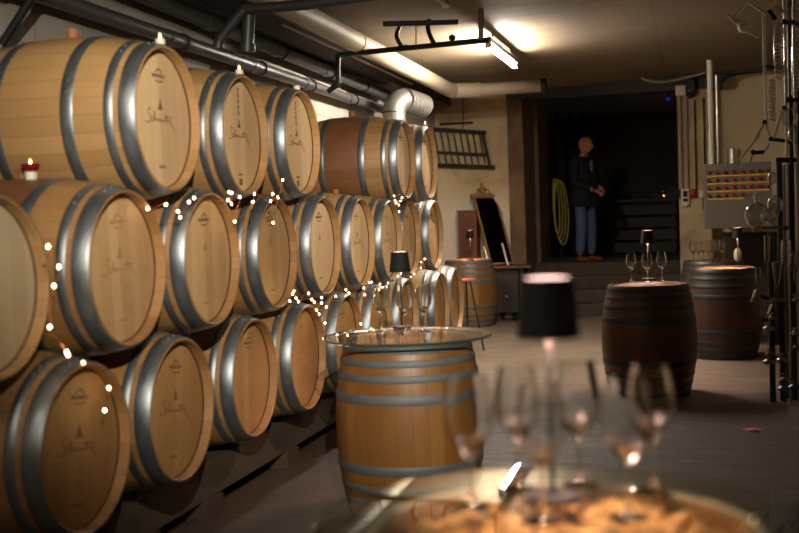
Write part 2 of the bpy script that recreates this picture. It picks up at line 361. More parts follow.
# ------------------------------------------------------------------ barrels
def prof_r(z, H, rr, rb):
    k = abs(z)/(H/2); return rb-(rb-rr)*k**2*1.0
def barrel_parts(root, H, rr, rb, hoops, mbody, mhead, mhoop, head_depth=.035, bung=True, brand=0, both=True, seed=0, chime=.024):
    """axis = local Z, centred on the origin of root"""
    h = H/2; N = 26; b = MB(); pr = []
    pr.append((rr-chime-.004, h-head_depth-.01)); pr.append((rr-chime, h-.004)); pr.append((rr-chime+.004, h)); pr.append((rr-.003, h)); pr.append((rr, h-.003))
    for i in range(1, N): z = h-H*i/N; pr.append((prof_r(z, H, rr, rb), z))
    pr += [(rr, -h+.003), (rr-.003, -h), (rr-chime+.004, -h), (rr-chime, -h+.004), (rr-chime-.004, -h+head_depth+.01)]
    b.lathe(pr, 64); body = b.build('staves', mbody, root)
    for s in ((1, -1) if both else (1,)):
        hd = MB(); zz = s*(h-head_depth)
        hd.lathe([(1e-5, 0), (rr-chime-.02, 0), (rr-chime+.001, -.006), (rr-chime+.001, -.018), (1e-5, -.018)], 48)
        hd.lathe([(rr-chime-.0055, -.004), (rr-chime-.0045, .0015), (rr-chime-.0015, .0035)], 64, mi=1)  # dark ring paints the shadow in the crease round the head
        # build facing +Z, flip for bottom
        o = hd.build('head', [mhead, 'croze_shade'], root); o.location = (0, 0, zz)
        if s < 0: o.rotation_euler = (math.pi, 0, 0)
        if s > 0 and brand: brands(o, brand, seed)
    for (a, c) in hoops:
        for s in (1, -1):
            hb = MB(); zs = [h-a, h-a-.004, h-(a+c)/2, h-c+.004, h-c]; zs = [s*z for z in zs]
            e = [.0012, .0035, .0035, .0035, .0012]
            hb.lathe([(prof_r(z, H, rr, rb)+k, z) for z, k in zip(zs, e)], 64)
            zc_ = s*(h-(a+c)/2)
            for k in (-.012, .012):
                an = 1.1+s*.7+a*4
                rad = prof_r(zc_, H, rr, rb)+.003
                hb.ball((rad*math.cos(an+k/rad*2), rad*math.sin(an+k/rad*2), zc_), .006, n=8)
            hb.build('hoop', mhoop, root)
    if bung:
        bb = MB().lathe([(1e-5, .045), (.024, .045), (.027, .035), (.024, -.02), (1e-5, -.02)], 20)
        o = bb.build('bung', 'bung', root); o.location = (0, rb-.003, 0); o.rotation_euler = (-math.pi/2, 0, 0)
def ribbon(mb, pts, w, z=.0012):
    P = catmull([(x, y, 0) for x, y in pts], 5)
    vs = []
    for i, p in enumerate(P):
        d = (P[min(i+1, len(P)-1)]-P[max(i-1, 0)]); d = d.normalized() if d.length > 1e-9 else Vector((1, 0, 0)); n = Vector((-d.y, d.x, 0))*w/2
        vs += [p+n+Vector((0, 0, z)), p-n+Vector((0, 0, z)), p-n, p+n]
    fs = [(0, 1, 2, 3)]
    for i in range(len(P)-1):
        a = 4*i; fs += [(a, a+4, a+5, a+1), (a+1, a+5, a+6, a+2), (a+3, a+7, a+4, a), (a+2, a+6, a+7, a+3)]
    mb.add(vs, fs)
SIG = [  # one continuous hand: tall S, c, h, m, i, t, z and a falling tail
 [(-.078,.060),(-.092,.072),(-.108,.066),(-.112,.052),(-.098,.038),(-.090,.022),(-.100,.006),(-.122,.000),(-.138,.008)],
 [(-.068,.030),(-.080,.032),(-.088,.022),(-.084,.010),(-.070,.010),(-.056,.030),(-.050,.058),(-.056,.052),(-.060,.012),(-.050,.028),(-.042,.026),(-.040,.012),(-.030,.026),(-.022,.012),(-.013,.026),(-.004,.012),(.006,.024),(.014,.012),(.022,.025),(.028,.012),(.042,.022),(.056,.050),(.054,.030),(.052,.012),(.064,.020),(.082,.026),(.100,.020),(.090,.008),(.108,-.002),(.124,-.018),(.118,-.030)],
 [(.034,.038),(.060,.040),(.104,.036)]]
def brands(head, kind, seed):
    rnd = random.Random(seed)
    dark = 'brand' if kind in (1, 2) else 'brand_light'
    if kind != 4:
        sg = MB()
        for s in SIG: ribbon(sg, [(x, (y-.03)*.85+.005) for x, y in s], .0036 if kind != 3 else .005)
        sg.build('signature', dark, head)
    em = MB()   # small emblem above the signature: a pointed tower
    em.add([(-.024, .040, .001), (.024, .040, .001), (.014, .054, .001), (.009, .070, .001), (.001, .092, .001), (-.006, .070, .001), (-.013, .054, .001)], [(0, 1, 2, 6), (6, 2, 3, 5), (5, 3, 4)])
    em.add([(-.003, .045, .0015), (.004, .045, .0015), (.0, .07, .0015)], [(0, 1, 2)])
    em.build('emblem', dark, head)
    mk = MB()
    if kind in (1, 3, 4):   # cooper's mark: low arch over a line of lettering
        y = .172
        ribbon(mk, [(-.03, y+.022), (-.012, y+.034), (0, y+.040), (.014, y+.032), (.03, y+.022)], .007)
        ribbon(mk, [(-.06, y+.004), (-.055, y+.016), (-.05, y+.004), (-.042, y+.016), (-.036, y+.004), (-.026, y+.014), (-.02, y+.004), (-.01, y+.018), (-.002, y+.004), (.008, y+.015), (.016, y+.004), (.024, y+.016), (.034, y+.004), (.044, y+.014), (.056, y+.010)], .006)
        ribbon(mk, [(-.035, y-.010), (-.015, y-.014), (.012, y-.014), (.034, y-.008)], .006)
    else:                   # a vertical column of stamped characters
        for i in range(5):
            y = .235-.03*i
            ribbon(mk, [(-.010, y), (.002, y+.010), (.010, y), (-.004, y-.006), (.008, y-.010)], .006)
    mk.build('cooper_mark', 'brand_light' if kind == 3 else 'brand', head)
    ft = MB()
    ribbon(ft, [(-.03, -.205), (-.021, -.197), (-.012, -.205), (-.003, -.197), (.008, -.205), (.018, -.197), (.03, -.204)], .006); ft.build('stamp', dark, head)
    if kind == 2:
        sq = MB().box((-.022, -.255, 0), (.018, -.222, .0012)); sq.build('stamp', 'brand', head, smooth=False)

HP_NEW = [(.002, .066), (.088, .124), (.250, .302)]
HP_OLD = [(.004, .050), (.078, .112), (.150, .186), (.245, .292)]
AX = Matrix(((0, 0, 1), (1, 0, 0), (0, 1, 0)))   # local X->world Y, local Y->world Z, local Z->world X
BH, BR, BB = .88, .305, .365
def solve_x(u, y, z):
    """X of a head plane whose right rim is seen at column u, for a barrel centred at (y, z)"""
    lo, hi = -2.8, -1.6
    for _ in range(40):
        x = (lo+hi)/2; mxu = -1e9
        for k in range(0, 360, 6):
            d = Vector((x, y+BR*math.cos(R(k)), z+BR*math.sin(R(k))))-EYE
            mxu = max(mxu, 399.5+F*d.dot(RT)/d.dot(FW))
        if mxu > u: hi = x
        else: lo = x
    return x
def rack_barrel(x, y, z, rot, body, head, brand, label, cat='barrel', grp=None, bung=True, seed=0):
    e = empty('wine_barrel', (0, 0, 0), label, cat, grp)
    barrel_parts(e, BH, BR, BB, HP_NEW, body, head, 'hoop', brand=brand, bung=bung, seed=seed, both=False, chime=.012, head_depth=.044)
    rm = AX.to_4x4() @ Matrix.Rotation(R(rot), 4, 'Z')
    rm.translation = (x-BH/2, y, z); e.matrix_world = rm
    return e
G = 'stacked wine barrels along the left wall'
TOP = [(-2.117, 4.307, 1.938, 0, 'oak', 'head', 1, 'pale oak barrel nearest the camera in top row, lit tea light on rim'),
 (-2.200, 5.35, 1.936, 0, 'oak', 'head', 2, 'pale oak barrel second in the top row, column of dark stamps above its signature'),
 (-2.203, 6.221, 1.945, 0, 'oak', 'head', 2, 'pale oak barrel third in the top row, small black square low on its head'),
 (-2.176, 8.57, 1.935, 0, 'oak_stained', 'head', 4, 'barrel with reddish wine-stained belly beyond the gap in the top row'),
 (-2.158, 9.30, 1.935, 0, 'oak', 'head', 4, 'last oak barrel of the top row, in front of the galvanised duct bend')]
MID = [(solve_x(50, 3.14, 1.31), 3.14, 1.310, 0, 'oak', 'head_grey', 4, 'middle row oak barrel cut off by the left picture edge'),
 (-2.115, 3.907, 1.329, 2, 'oak_stained', 'head2', 3, 'large middle row barrel beneath the nearest top barrel, red candle bowl on it'),
 (-2.125, 4.715, 1.326, 0, 'oak_stained', 'head2', 4, 'middle row barrel with fairy lights over its top, below the first top row gap'),
 (-2.217, 5.784, 1.310, 0, 'oak_stained', 'head2', 4, 'middle row barrel with a fairy bulb hanging before its face'),
 (-2.212, 6.602, 1.322, 0, 'oak_stained', 'head', 4, 'middle row barrel under the third top barrel, faint marks on a pale head'),
 (-2.213, 7.413, 1.320, 0, 'oak', 'head', 3, 'middle row barrel with faint signature, straight left of the black table lamp'),
 (-2.208, 8.172, 1.308, 0, 'oak', 'head', 3, 'middle row barrel partly behind the lampshade of the glass topped table'),
 (solve_x(421, 8.94, 1.305), 8.94, 1.305, 0, 'oak', 'head2', 4, 'second last barrel of the middle row, mostly hidden by its neighbour'),
 (solve_x(443.8, 9.70, 1.31), 9.70, 1.31, 0, 'oak', 'head2', 4, 'last barrel of the middle row, bright hoop against the plaster wall')]
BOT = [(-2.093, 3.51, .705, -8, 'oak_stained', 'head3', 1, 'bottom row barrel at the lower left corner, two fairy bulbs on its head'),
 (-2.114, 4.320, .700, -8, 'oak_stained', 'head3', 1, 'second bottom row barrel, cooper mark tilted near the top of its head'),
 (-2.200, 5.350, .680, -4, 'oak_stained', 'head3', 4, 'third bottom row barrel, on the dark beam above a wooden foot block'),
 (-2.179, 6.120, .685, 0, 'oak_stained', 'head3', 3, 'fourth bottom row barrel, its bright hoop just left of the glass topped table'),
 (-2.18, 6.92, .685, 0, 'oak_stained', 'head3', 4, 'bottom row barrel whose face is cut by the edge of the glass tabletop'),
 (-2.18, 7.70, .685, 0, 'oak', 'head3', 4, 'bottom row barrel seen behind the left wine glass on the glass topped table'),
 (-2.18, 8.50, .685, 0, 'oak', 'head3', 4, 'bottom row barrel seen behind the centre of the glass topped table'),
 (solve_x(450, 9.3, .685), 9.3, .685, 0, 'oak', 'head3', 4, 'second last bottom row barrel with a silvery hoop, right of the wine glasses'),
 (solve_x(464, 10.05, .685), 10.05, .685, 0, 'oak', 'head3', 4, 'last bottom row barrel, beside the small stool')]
k = 0
for rows in (TOP, MID, BOT):
    for r in rows:
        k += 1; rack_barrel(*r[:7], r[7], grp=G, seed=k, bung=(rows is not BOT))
# beams and blocks
for x0, x1, lb in ((-2.53, -2.39, 'long dark timber beam under the fronts of the bottom barrels'), (-3.0, -2.87, 'long dark timber beam under the backs of the bottom barrels')):
    tag(MB().box((x0, 2.3, .10), (x1, 10.5,   .285), bev=.006).build('timber_beam', 'beam', smooth=False), lb, 'beam', 'beams carrying the barrels')
for i, y in enumerate((2.7, 4.35, 5.05, 6.2, 7.6, 9.0, 10.2)):
    for x0, x1, w_ in ((-2.54, -2.37, 'front'), (-3.02, -2.85, 'rear')):
        tag(MB().box((x0, y, 0), (x1, y+.2, .10), bev=.004).build('foot_block', 'block', smooth=False), 'square wooden foot block under the %s timber beam' % w_ + (', number %d from the camera end' % (i+1) if False else ''), 'block', 'foot blocks under the %s beam' % w_)
for i in range(len(BOT)):
    y = BOT[i][1]
    for sgn in (-1, 1):
        c = MB(); yy = y+sgn*.17
        a = [(yy-sgn*.06, .285), (yy+sgn*.09, .285), (yy+sgn*.09, .37)]
        c.add([(-2.51, p, q) for p, q in a]+[(-2.42, p, q) for p, q in a], [(0, 1, 2), (5, 4, 3), (0, 3, 4, 1), (1, 4, 5, 2), (2, 5, 3, 0)])
        tag(c.build('wedge', 'block', smooth=False), 'reddish wooden wedge chocking a bottom row barrel on the front beam', 'wedge', 'wedges under the bottom barrels')

def table_barrel(name, loc, H, rr, rb, hoops, body, head, hoop, label, hd=.03, rz=0, bung=False):
    e = empty(name, (loc[0], loc[1], H/2), label, 'barrel', None, rz)
    barrel_parts(e, H, rr, rb, hoops, body, head, hoop, head_depth=hd, bung=bung, both=False)
    return e
T1 = at(562, 522, 2, .97); T2 = (-1.41, 5.44); T3 = (-.352, 9.15); T4 = (.285, 11.35); T5 = (.22, 12.5)
TB = at(468.5, 258, 1, 14.5)
table_barrel('barrel_table', T1, .955, .335, .395, HP_OLD, 'oak_old', 'head_old', 'hoop_old', 'barrel of corks under the round glass in the foreground', hd=.05)
table_barrel('barrel_table', T2, .88, .315, .376, HP_OLD, 'oak_old', 'head_old', 'hoop_old', 'honey coloured barrel with grey hoops under the glass tabletop beside the stack', rz=.4)
table_barrel('barrel_table', T3, .88, .312, .378, HP_OLD, 'oak_dark', 'head_old', 'hoop_dark', 'dark brown upright barrel with three wine glasses, right of centre', hd=.006)
table_barrel('barrel_table', T4, .88, .305, .37, HP_OLD, 'oak_darkest', 'head_old', 'hoop_dark', 'dark upright barrel with warmly lit top in front of the grey control panel', hd=.012, rz=.3)
table_barrel('barrel_table', T5, .90, .305, .37, HP_OLD, 'oak_darkest', 'head_old', 'hoop_dark', 'upright barrel crowded with glasses behind the lit one at right', hd=.012)
table_barrel('barrel_table', (TB.x, TB.y), .88, .305, .372, HP_OLD, 'oak_old', 'head_old', 'hoop_old', 'honey brown upright barrel beyond the stack, before the gilt mirror', hd=.012, rz=.2)
def disc(c, r, z, th, label, em='sheet_edge'):
    e = MB().lathe([(1e-5, z), (r-.003, z)], 96).lathe([(1e-5, z+th), (r-.003, z+th)], 96).lathe([(r-.003, z), (r, z+.003), (r, z+th-.003), (r-.003, z+th)], 96, mi=1)
    o = e.build('glass_tabletop', ['sheet', em], None, loc=(c[0], c[1], 0)); return tag(o, label, 'tabletop')
disc(T1, .43, .957, .012, 'large round clear glass tabletop in the foreground over corks', 'sheet')
disc(T2, .43, .88, .012, 'round clear glass tabletop on the honey coloured barrel beside the stack')
for o in bpy.data.objects:
    if o.get('label', '').startswith('barrel of corks'):
        MB().lathe([(.322, .4745), (.322, .4785), (.336, .4785), (.336, .4745)], 72, close=True).build('rim_band', 'rim_pale', o)
# corks inside the foreground barrel
ck = MB().lathe([(1e-5, -.022), (.0105, -.022), (.012, -.020), (.012, .020), (.0105, .022), (1e-5, .022)], 12)
first = None; placed = []
tries = 0
while len(placed) < 190 and tries < 20000:
    tries += 1; a = random.uniform(0, 2*math.pi); rad = .272*math.sqrt(random.random()); x, y = rad*math.cos(a), rad*math.sin(a)
    if any((x-p)**2+(y-q)**2 < .030**2 for p, q in placed): continue
    if y < -.16: continue
    placed.append((x, y))
for (x, y) in placed:
    if first is None: o = first = ck.build('cork', 'cork')
    else: o = first.copy(); COL.objects.link(o)
    o.location = (T1.x+x, T1.y+y, .918+random.uniform(0, .020)); o.rotation_euler = (math.pi/2+random.uniform(-.3, .3), 0, random.uniform(0, math.pi))
    tag(o, 'wine cork lying among the loose corks under the foreground glass', 'cork', 'corks in the foreground barrel')

# ------------------------------------------------------------------ wine glasses, lamps, candles
def wine_glass_mesh(H=.235, rb=.043, rr=.031, rf=.036):
    hs = H*.42; z = []
    out = [(1e-5, 0), (rf, 0), (rf, .0015), (rf*.6, .005), (.006, .012), (.0036, .03), (.0034, hs-.02), (.006, hs-.006), (.016, hs+.004)]
    bowl = []
    for i in range(1, 13):
        t_ = i/12; r_ = rb*math.sin(math.pi*(.17+.50*t_))**.8 if t_ < .66 else None
        zz = hs+.004+(H-hs-.004)*t_
        if t_ < .42: r_ = .016+(rb-.016)*math.sin(math.pi/2*t_/.42)
        else: r_ = rb-(rb-rr)*((t_-.42)/.58)**1.6
        bowl.append((r_, zz))
    inn = [(r_-.0012, zz) for r_, zz in reversed(bowl)]
    return MB().lathe(out+bowl+inn+[(.010, hs+.012), (1e-5, hs+.009)], 28)
WG = wine_glass_mesh(); wg_first = None
def wine_glass(x, y, z, label, group, s=1.0):
    global wg_first
    if wg_first is None: o = wg_first = WG.build('wine_glass', 'glass', angle=60)
    else: o = wg_first.copy(); COL.objects.link(o)
    o.location = (x, y, z); o.scale = (s, s, s); tag(o, label, 'wine glass', group); return o
ZT1, ZT2 = .9685, .8925
for (u, v, lb) in ((471, 507, 'leftmost wine glass on the foreground glass table'), (519, 489, 'wine glass in the back row just left of the lamp in the foreground'), (543, 521, 'wine glass standing in front of the foreground lamp stem'),
                   (580, 486, 'wine glass in the back row just right of the foreground lamp'), (629, 517, 'large looking wine glass in the front row right of the foreground lamp'), (653, 491, 'rightmost wine glass on the foreground glass table')):
    p = at(u, v, 2, ZT1); wine_glass(p.x, p.y, ZT1, lb, 'glasses on the foreground table', 1.02)
for (u, v, lb) in ((382, 332, 'left one of the wine glasses beside the lamp on the glass topped barrel'), (405.5, 333, 'middle wine glass in front of the lamp on the glass topped barrel'), (424, 331.5, 'right one of the wine glasses beside the lamp on the glass topped barrel')):
    p = at(u, v, 2, ZT2); wine_glass(p.x, p.y, ZT2, lb, 'glasses on the glass topped barrel', 1.04)
for (u, v, lb) in ((631.5, 281.5, 'left wine glass on the dark barrel right of centre'), (647.5, 282.5, 'middle wine glass before the lamp on the dark barrel'), (662, 281, 'right wine glass on the dark barrel right of centre')):
    p = at(u, v, 2, .876); wine_glass(p.x, p.y, .876, lb, 'glasses on the dark barrel', 1.04)
i = 0
for (dx, dy) in ((-.21, -.02), (-.15, -.12), (-.10, .02), (-.05, -.14), (0, -.03), (.05, .1), (-.2, .1), (.09, -.08), (-.02, .17)):
    wine_glass(T5[0]+dx, T5[1]+dy, .888, 'wine glass in the cluster on the barrel under the grey control panel', 'glasses crowded on the rear barrel', .98)

def lamp(x, y, z, label, s=1.0):
    e = empty('table_lamp', (x, y, z), label, 'lamp', 'cordless table lamps')
    MB().lathe([(1e-5, 0), (.053, 0), (.055, .003), (.055, .010), (.052, .013), (.006, .014), (1e-5, .014)], 36).build('base', 'black', e)
    MB().lathe([(.0055, .013), (.0055, .293), (1e-5, .294)], 20).build('stem', 'black', e)
    MB().lathe([(.058, .312), (.0595, .312), (.047, .424), (.0455, .424)], 48, close=True).build('lamp_shade', 'black', e)
    MB().lathe([(1e-5, .412), (.0445, .412), (.0452, .4225), (.03, .4245), (1e-5, .4255)], 36).build('top_disc', 'lamp_top', e)
    MB().lathe([(1e-5, .340), (.042, .340), (.042, .346), (1e-5, .346)], 36).build('light_disc', 'lamp_disc', e)
    MB().lathe([(1e-5, .292), (.006, .293), (.008, .305), (.012, .318), (.014, .338), (1e-5, .339)], 24).build('lamp_holder', 'steel', e)
    e.scale = (s, s, s); return e
p = at(553, 500, 2, ZT1); lamp(p.x, p.y, ZT1, 'black table lamp in the foreground among blurred wine glasses', .965)
p = at(402, 328, 2, ZT2); lamp(p.x, p.y, ZT2, 'black table lamp on the glass topped barrel beside the stack', .97)
p = at(648, 280, 2, .876); p.y += .08; lamp(p.x, p.y, .8742, 'black table lamp behind the three glasses on the dark barrel')
p = at(738, 267, 2, .872); lamp(p.x, p.y, .87, 'black table lamp on the lit barrel before the grey panel', .93)
lamp(TB.x+.03, TB.y, .872, 'small black table lamp on the far barrel by the brown cupboard', .93)
eg = MB().ball((0, 0, .075), .05, (.85, .85, 1.5), n=20)
p = at(735, 258, 2, .89); tag(eg.build('decorative_egg', 'stone_egg', None, loc=(p.x, T5[1]-.22, .885)), 'pale egg-shaped ornament beside the lamp at right', 'ornament')

def tea_light(x, y, z, label, lit=True, red=False):
    e = empty('tea_light', (x, y, z), label, 'candle', 'candles on the barrels')
    if red:
        MB().lathe([(1e-5, 0), (.022, 0), (.024, .02), (.024, .03), (1e-5, .03)], 20).build('holder', 'white', e)
        MB().lathe([(1e-5, .03), (.02, .03), (.034, .045), (.036, .062), (.032, .062), (.028, .05), (1e-5, .045)], 24).build('bowl', 'wax_red', e); h = .05
    else:
        MB().lathe([(1e-5, 0), (.019, 0), (.020, .002), (.020, .028), (.0185, .028), (.018, .022), (1e-5, .022)], 20).build('cup', 'white', e); h = .022
    MB().cyl((0, 0, h), (0, 0, h+.01), .001, 6).build('wick', 'black', e)
    if lit:
        MB().lathe([(1e-5, h+.008), (.0045, h+.012), (.005, h+.017), (.003, h+.024), (1e-5, h+.033)], 12).build('flame', 'flame', e)
    return e
def rimtop(b, d=.02): return (b[0]-d, b[1], b[2]+BR)
for b, lb, lit in ((TOP[0], 'lit tea light on the rim of the nearest top row barrel', True), (TOP[1], 'lit tea light on the rim of the second top row barrel', True),
                   (TOP[2], 'white tea light without visible flame on the third top row barrel', False), (TOP[4], 'lit white tea light on the last top row barrel', True)):
    x, y, z = rimtop(b, .03); tea_light(x, y, z+.003, lb, lit)
p = at(30, 180, 1, MID[0][1]+.45)
b = MID[1]; tea_light(b[0]-.38, b[1]-.06, b[2]+.357, 'lit candle in a dark red bowl on the barrel at far left', True, True)

# ------------------------------------------------------------------ fairy lights
def fairy(pts, label, xs=-2.10, seed=1):
    rnd = random.Random(seed); e = empty('fairy_lights', tuple(at(pts[0][0], pts[0][1], 0, xs)), label, 'fairy lights', 'fairy light strings on the barrels')
    inv = -Vector(e.location); P = [at(u, v, 0, xs+rnd.uniform(-.02, .03))+inv for u, v in pts]
    wire = catmull([q+Vector((0, 0, 0)) for q in P], 6)
    wire = [q+Vector((rnd.uniform(-.004, .004), rnd.uniform(-.006, .006), rnd.uniform(-.008, .008))) for q in wire]
    MB().tube(wire, .0012, 5).build('wire', 'copper', e)
    b0 = None
    for q in P:
        if b0 is None: o = b0 = MB().ball((0, 0, 0), .0052, (1, 1, 1.2), n=8).build('bulb', 'bulb', e)
        else: o = b0.copy(); COL.objects.link(o); o.parent = e
        o.location = q
fairy([(147.7,208.7),(166,204.5),(178,211.5),(180,217.5),(189,202),(194,198),(228,200),(231.6,193),(231.6,204),(229,192),(239.7,197),(234.7,221.6),(253,202),(254.5,193.5),(270.5,201),(272.5,194),(278,197.5),(282.6,180),(273,222.7)], 'fairy light string draped between top and middle barrels near the camera')
fairy([(395,200.3),(400.7,201),(396,203),(399,205),(394,196),(402,197.5),(399,211.6)], 'small bunch of fairy lights hanging below the fourth and fifth top barrels', seed=3)
fairy([(48,246.5),(58.8,267),(54,286),(49.7,327),(66.8,352),(68,355),(83,363),(108.8,388),(104.7,410.4)], 'fairy light string trailing down at far left between middle and bottom barrels', xs=-2.08, seed=5)
fairy([(289.7,301),(292.5,294),(293.8,291),(296,298),(298.5,301.5),(308.5,293.4),(311.7,299.5),(314.3,302),(321.6,297.6),(321.6,303),(316.5,310),(326.3,307),(319,314),(325,323),(335.7,296.3),(346,290),(349,293),(363.8,288),(364.8,294.8),(361,324),(369.5,282.8),(371.6,282),(378,290),(380,284),(382,287.5),(386.6,287),(388,283),(398,276),(411,276.7),(404,281),(421,268),(421,262),(425,259),(414,274)], 'long fairy light string between middle and bottom barrels behind the glass topped table', xs=-2.12, seed=8)

# ------------------------------------------------------------------ pipes, ducts and lights overhead
def pipe(name, p0, p1, r, mat, label, coll=None, cmat=None):
    e = empty(name, tuple(p0), label, 'pipe'); q0 = Vector((0, 0, 0)); q1 = Vector(p1)-Vector(p0)
    MB().cyl(q0, q1, r, 24).build('pipe_run', mat, e)
    for k in (coll or []):
        c = q0.lerp(q1, k); d = (q1-q0).normalized()*.06
        MB().cyl(c-d, c+d, r*1.13, 24).build('coupling', cmat or mat, e)
        MB().cyl(c+d*2.6, c+d*2.9, r*1.25, 20).build('clip', 'black_metal', e)
    return e
XP = -3.36
a0 = at(-60, -38, 0, XP); a1 = at(384, 110, 0, XP)
a0 = at(120, 21, 0, XP)+(at(120, 21, 0, XP)-a1)*.7
pipe('wall_pipe', a0, a1, .048, 'pipe_dark', 'lower grey drain pipe running along the left wall above the top barrels', [.28, .48, .62, .74, .87], 'pipe_dark')
b1 = at(386, 95, 0, XP); b0 = at(187, 13, 0, XP); b0 = b0+(b0-b1)*.7
pipe('wall_pipe', b0, b1, .055, 'pipe_dark', 'upper grey drain pipe running along the left wall', [.45, .6, .75, .88], 'pipe_dark')
# beige ceiling pipe with bend
c1 = at(450, 90, 0, -2.8); c0 = at(283, 4, 0, -2.8); c0 = c0+(c0-c1)*.8
pp = empty('ceiling_pipe', tuple(c0), 'thick beige pipe under the ceiling bending right at the back wall', 'pipe')
q1 = c1-c0; q2 = q1+Vector((.25, .15, 0)); q3 = q1+Vector((1.15, .15, .0))
MB().tube([Vector((0, 0, 0)), q1*.98, q1], .085, 24).build('pipe_run', 'pipe_beige', pp)
MB().tube(catmull([q1*.995, q1+Vector((.04, .08, 0)), q2, q2+Vector((.1, 0, 0))], 6), .09, 20).build('elbow', 'pipe_beige', pp)
MB().tube([q2+Vector((.05, 0, 0)), q3], .075, 20).build('pipe_run', 'pipe_beige', pp)
MB().cyl(q3-Vector((.06, 0, 0)), q3, .09, 20).build('coupling', 'black_metal', pp)
for k in (.2, .62): MB().cyl(q1*k, q1*k+q1.normalized()*.05, .092, 24).build('coupling', 'pipe_beige', pp)
# dark box filling the dark zone along the top of the left wall, thin conduit below it
tag(MB().box((-3.49, 1.0, 2.98), (-3.2, 15.2, 3.13)).build('ceiling_strip', 'darkwood', smooth=False), 'dark strip running under the ceiling along the left wall', 'beam')
tag(MB().cyl(at(280, 24, 0, -3.19), at(412, 84, 0, -3.19), .012, 10).build('conduit', 'pipe_light', None), 'thin pale conduit along the dark ceiling strip', 'conduit')
# duct elbow
de = at(394, 108, 0, -3.0); e = empty('vent_duct', tuple(de), 'galvanised duct bend with ribbed flexible hose above the far top barrels', 'duct')
rd = .12
up = [Vector((0, 0, -.55)), Vector((0, 0, -.05))]
MB().tube(up, rd, 28).build('duct_pipe', 'galv', e)
bend = [Vector((.0+.08*(1-math.cos(R(a))), .12*(1-math.cos(R(a))), -.05+.14*math.sin(R(a)))) for a in range(0, 91, 15)]
MB().tube(bend, rd*1.02, 28).build('elbow', 'galv', e)
for zz in (-.5, -.3, -.07): MB().tube([(0, 0, zz), (0, 0, zz+.012)], rd*1.06, 28).build('seam_ring', 'galv', e)
st_ = bend[-1]; fl = []; rr_ = []
for i in range(57):
    t_ = i/56; fl.append(st_+Vector((.12*t_, .36*t_, .0-.04*t_))); rr_.append(rd*(1.08 if i % 8 < 4 else .98))
MB().tube(fl, rr_, 28).build('ribbed_hose', 'galv', e)
# black pipe frame hung under the ceiling
zf = 2.93
e = empty('pipe_frame', tuple(at(338, 55, 2, zf)), 'black pipe frame hung from the ceiling to the lit tube', 'pipe frame'); o_ = -Vector(e.location)
pa, pb = at(338, 55, 2, zf), at(488, 40, 2, zf)
pd = at(328, 92, 1, pa.y); pc = at(337.5, 84, 1, pa.y)
MB().tube([q+o_ for q in catmull([pd, pd.lerp(pc, .6), pc, pc.lerp(pa, .5), pa], 4)], .024, 12).build('drop_pipe', 'black_metal', e)
MB().tube([pa+o_, pb+o_], .024, 12).build('cross_pipe', 'black_metal', e)
pu0, pu1 = at(383, 24, 2, zf+.12), at(458, 22, 2, zf+.12)
MB().tube([pu0+o_, pu1+o_], .022, 12).build('cross_pipe', 'black_metal', e)
for (ua, va, ub, vb) in ((400, 26, 400, 47), (431, 13, 432, 44)):
    A, B = at(ua, va, 1, pa.y), at(ub, vb, 1, pa.y-.1)
    MB().tube([q+o_ for q in catmull([A, A.lerp(B, .5)+Vector((-.03, 0, 0)), B+Vector((.02, 0, 0)), B+Vector((.07, 0, 0))], 4)], .02, 10).build('hanger', 'black_metal', e)
A = at(481, 16, 1, pb.y); B = at(481, 40, 1, pb.y); A.z = zc(A.x)
MB().tube([A+o_, B+o_], .024, 12).build('hanger', 'galv', e)
A = at(416, 25, 1, pa.y); B = at(416, 44, 1, pa.y-.1); MB().tube([A+o_, B+o_], .005, 8).build('rod', 'black_metal', e)
MB().ball(at(452, 38, 1, pa.y-.15)+o_, .03).build('roller', 'black_metal', e)
# second dark pipe crossing nearer the camera
pts = [at(218, 48, 1, 6.7), at(221, 38, 1, 6.7), at(243, 11, 1, 6.7), at(251, 9, 1, 6.7), at(300, 5, 1, 6.7), at(356, -2, 1, 6.7), at(420, -12, 1, 6.7)]
e = empty('cross_pipe', tuple(pts[0]), 'dark pipe dropping to the wall pipes and crossing under the ceiling', 'pipe'); o_ = -Vector(e.location)
MB().tube([q+o_ for q in catmull(pts, 4)], .034, 14).build('pipe_run', 'pipe_black', e)
A = at(300, 5, 1, 6.7); MB().tube([A+o_, Vector((A.x, A.y, zc(A.x)+.01))+o_], .008, 8).build('hanger_rod', 'black_metal', e)
A, B = at(249, 12, 1, 6.75), at(247, 52, 1, 6.75)
MB().tube([A+o_, B+o_], .042, 16).build('branch_pipe', 'pipe_black', e)
MB().tube([A.lerp(B, .8)+o_, A.lerp(B, .98)+o_], .052, 16).build('coupling', 'pipe_black', e)
# near strut at the upper left
A, B = at(38, -12, 1, 4.9), at(2, 44, 1, 4.9); A = B+(A-B)*((zc(A.x)-B.z+.01)/(A.z-B.z))
tag(MB().tube([A, B], .022, 12).build('strut', 'black_metal'), 'black diagonal strut in the upper left corner', 'strut')

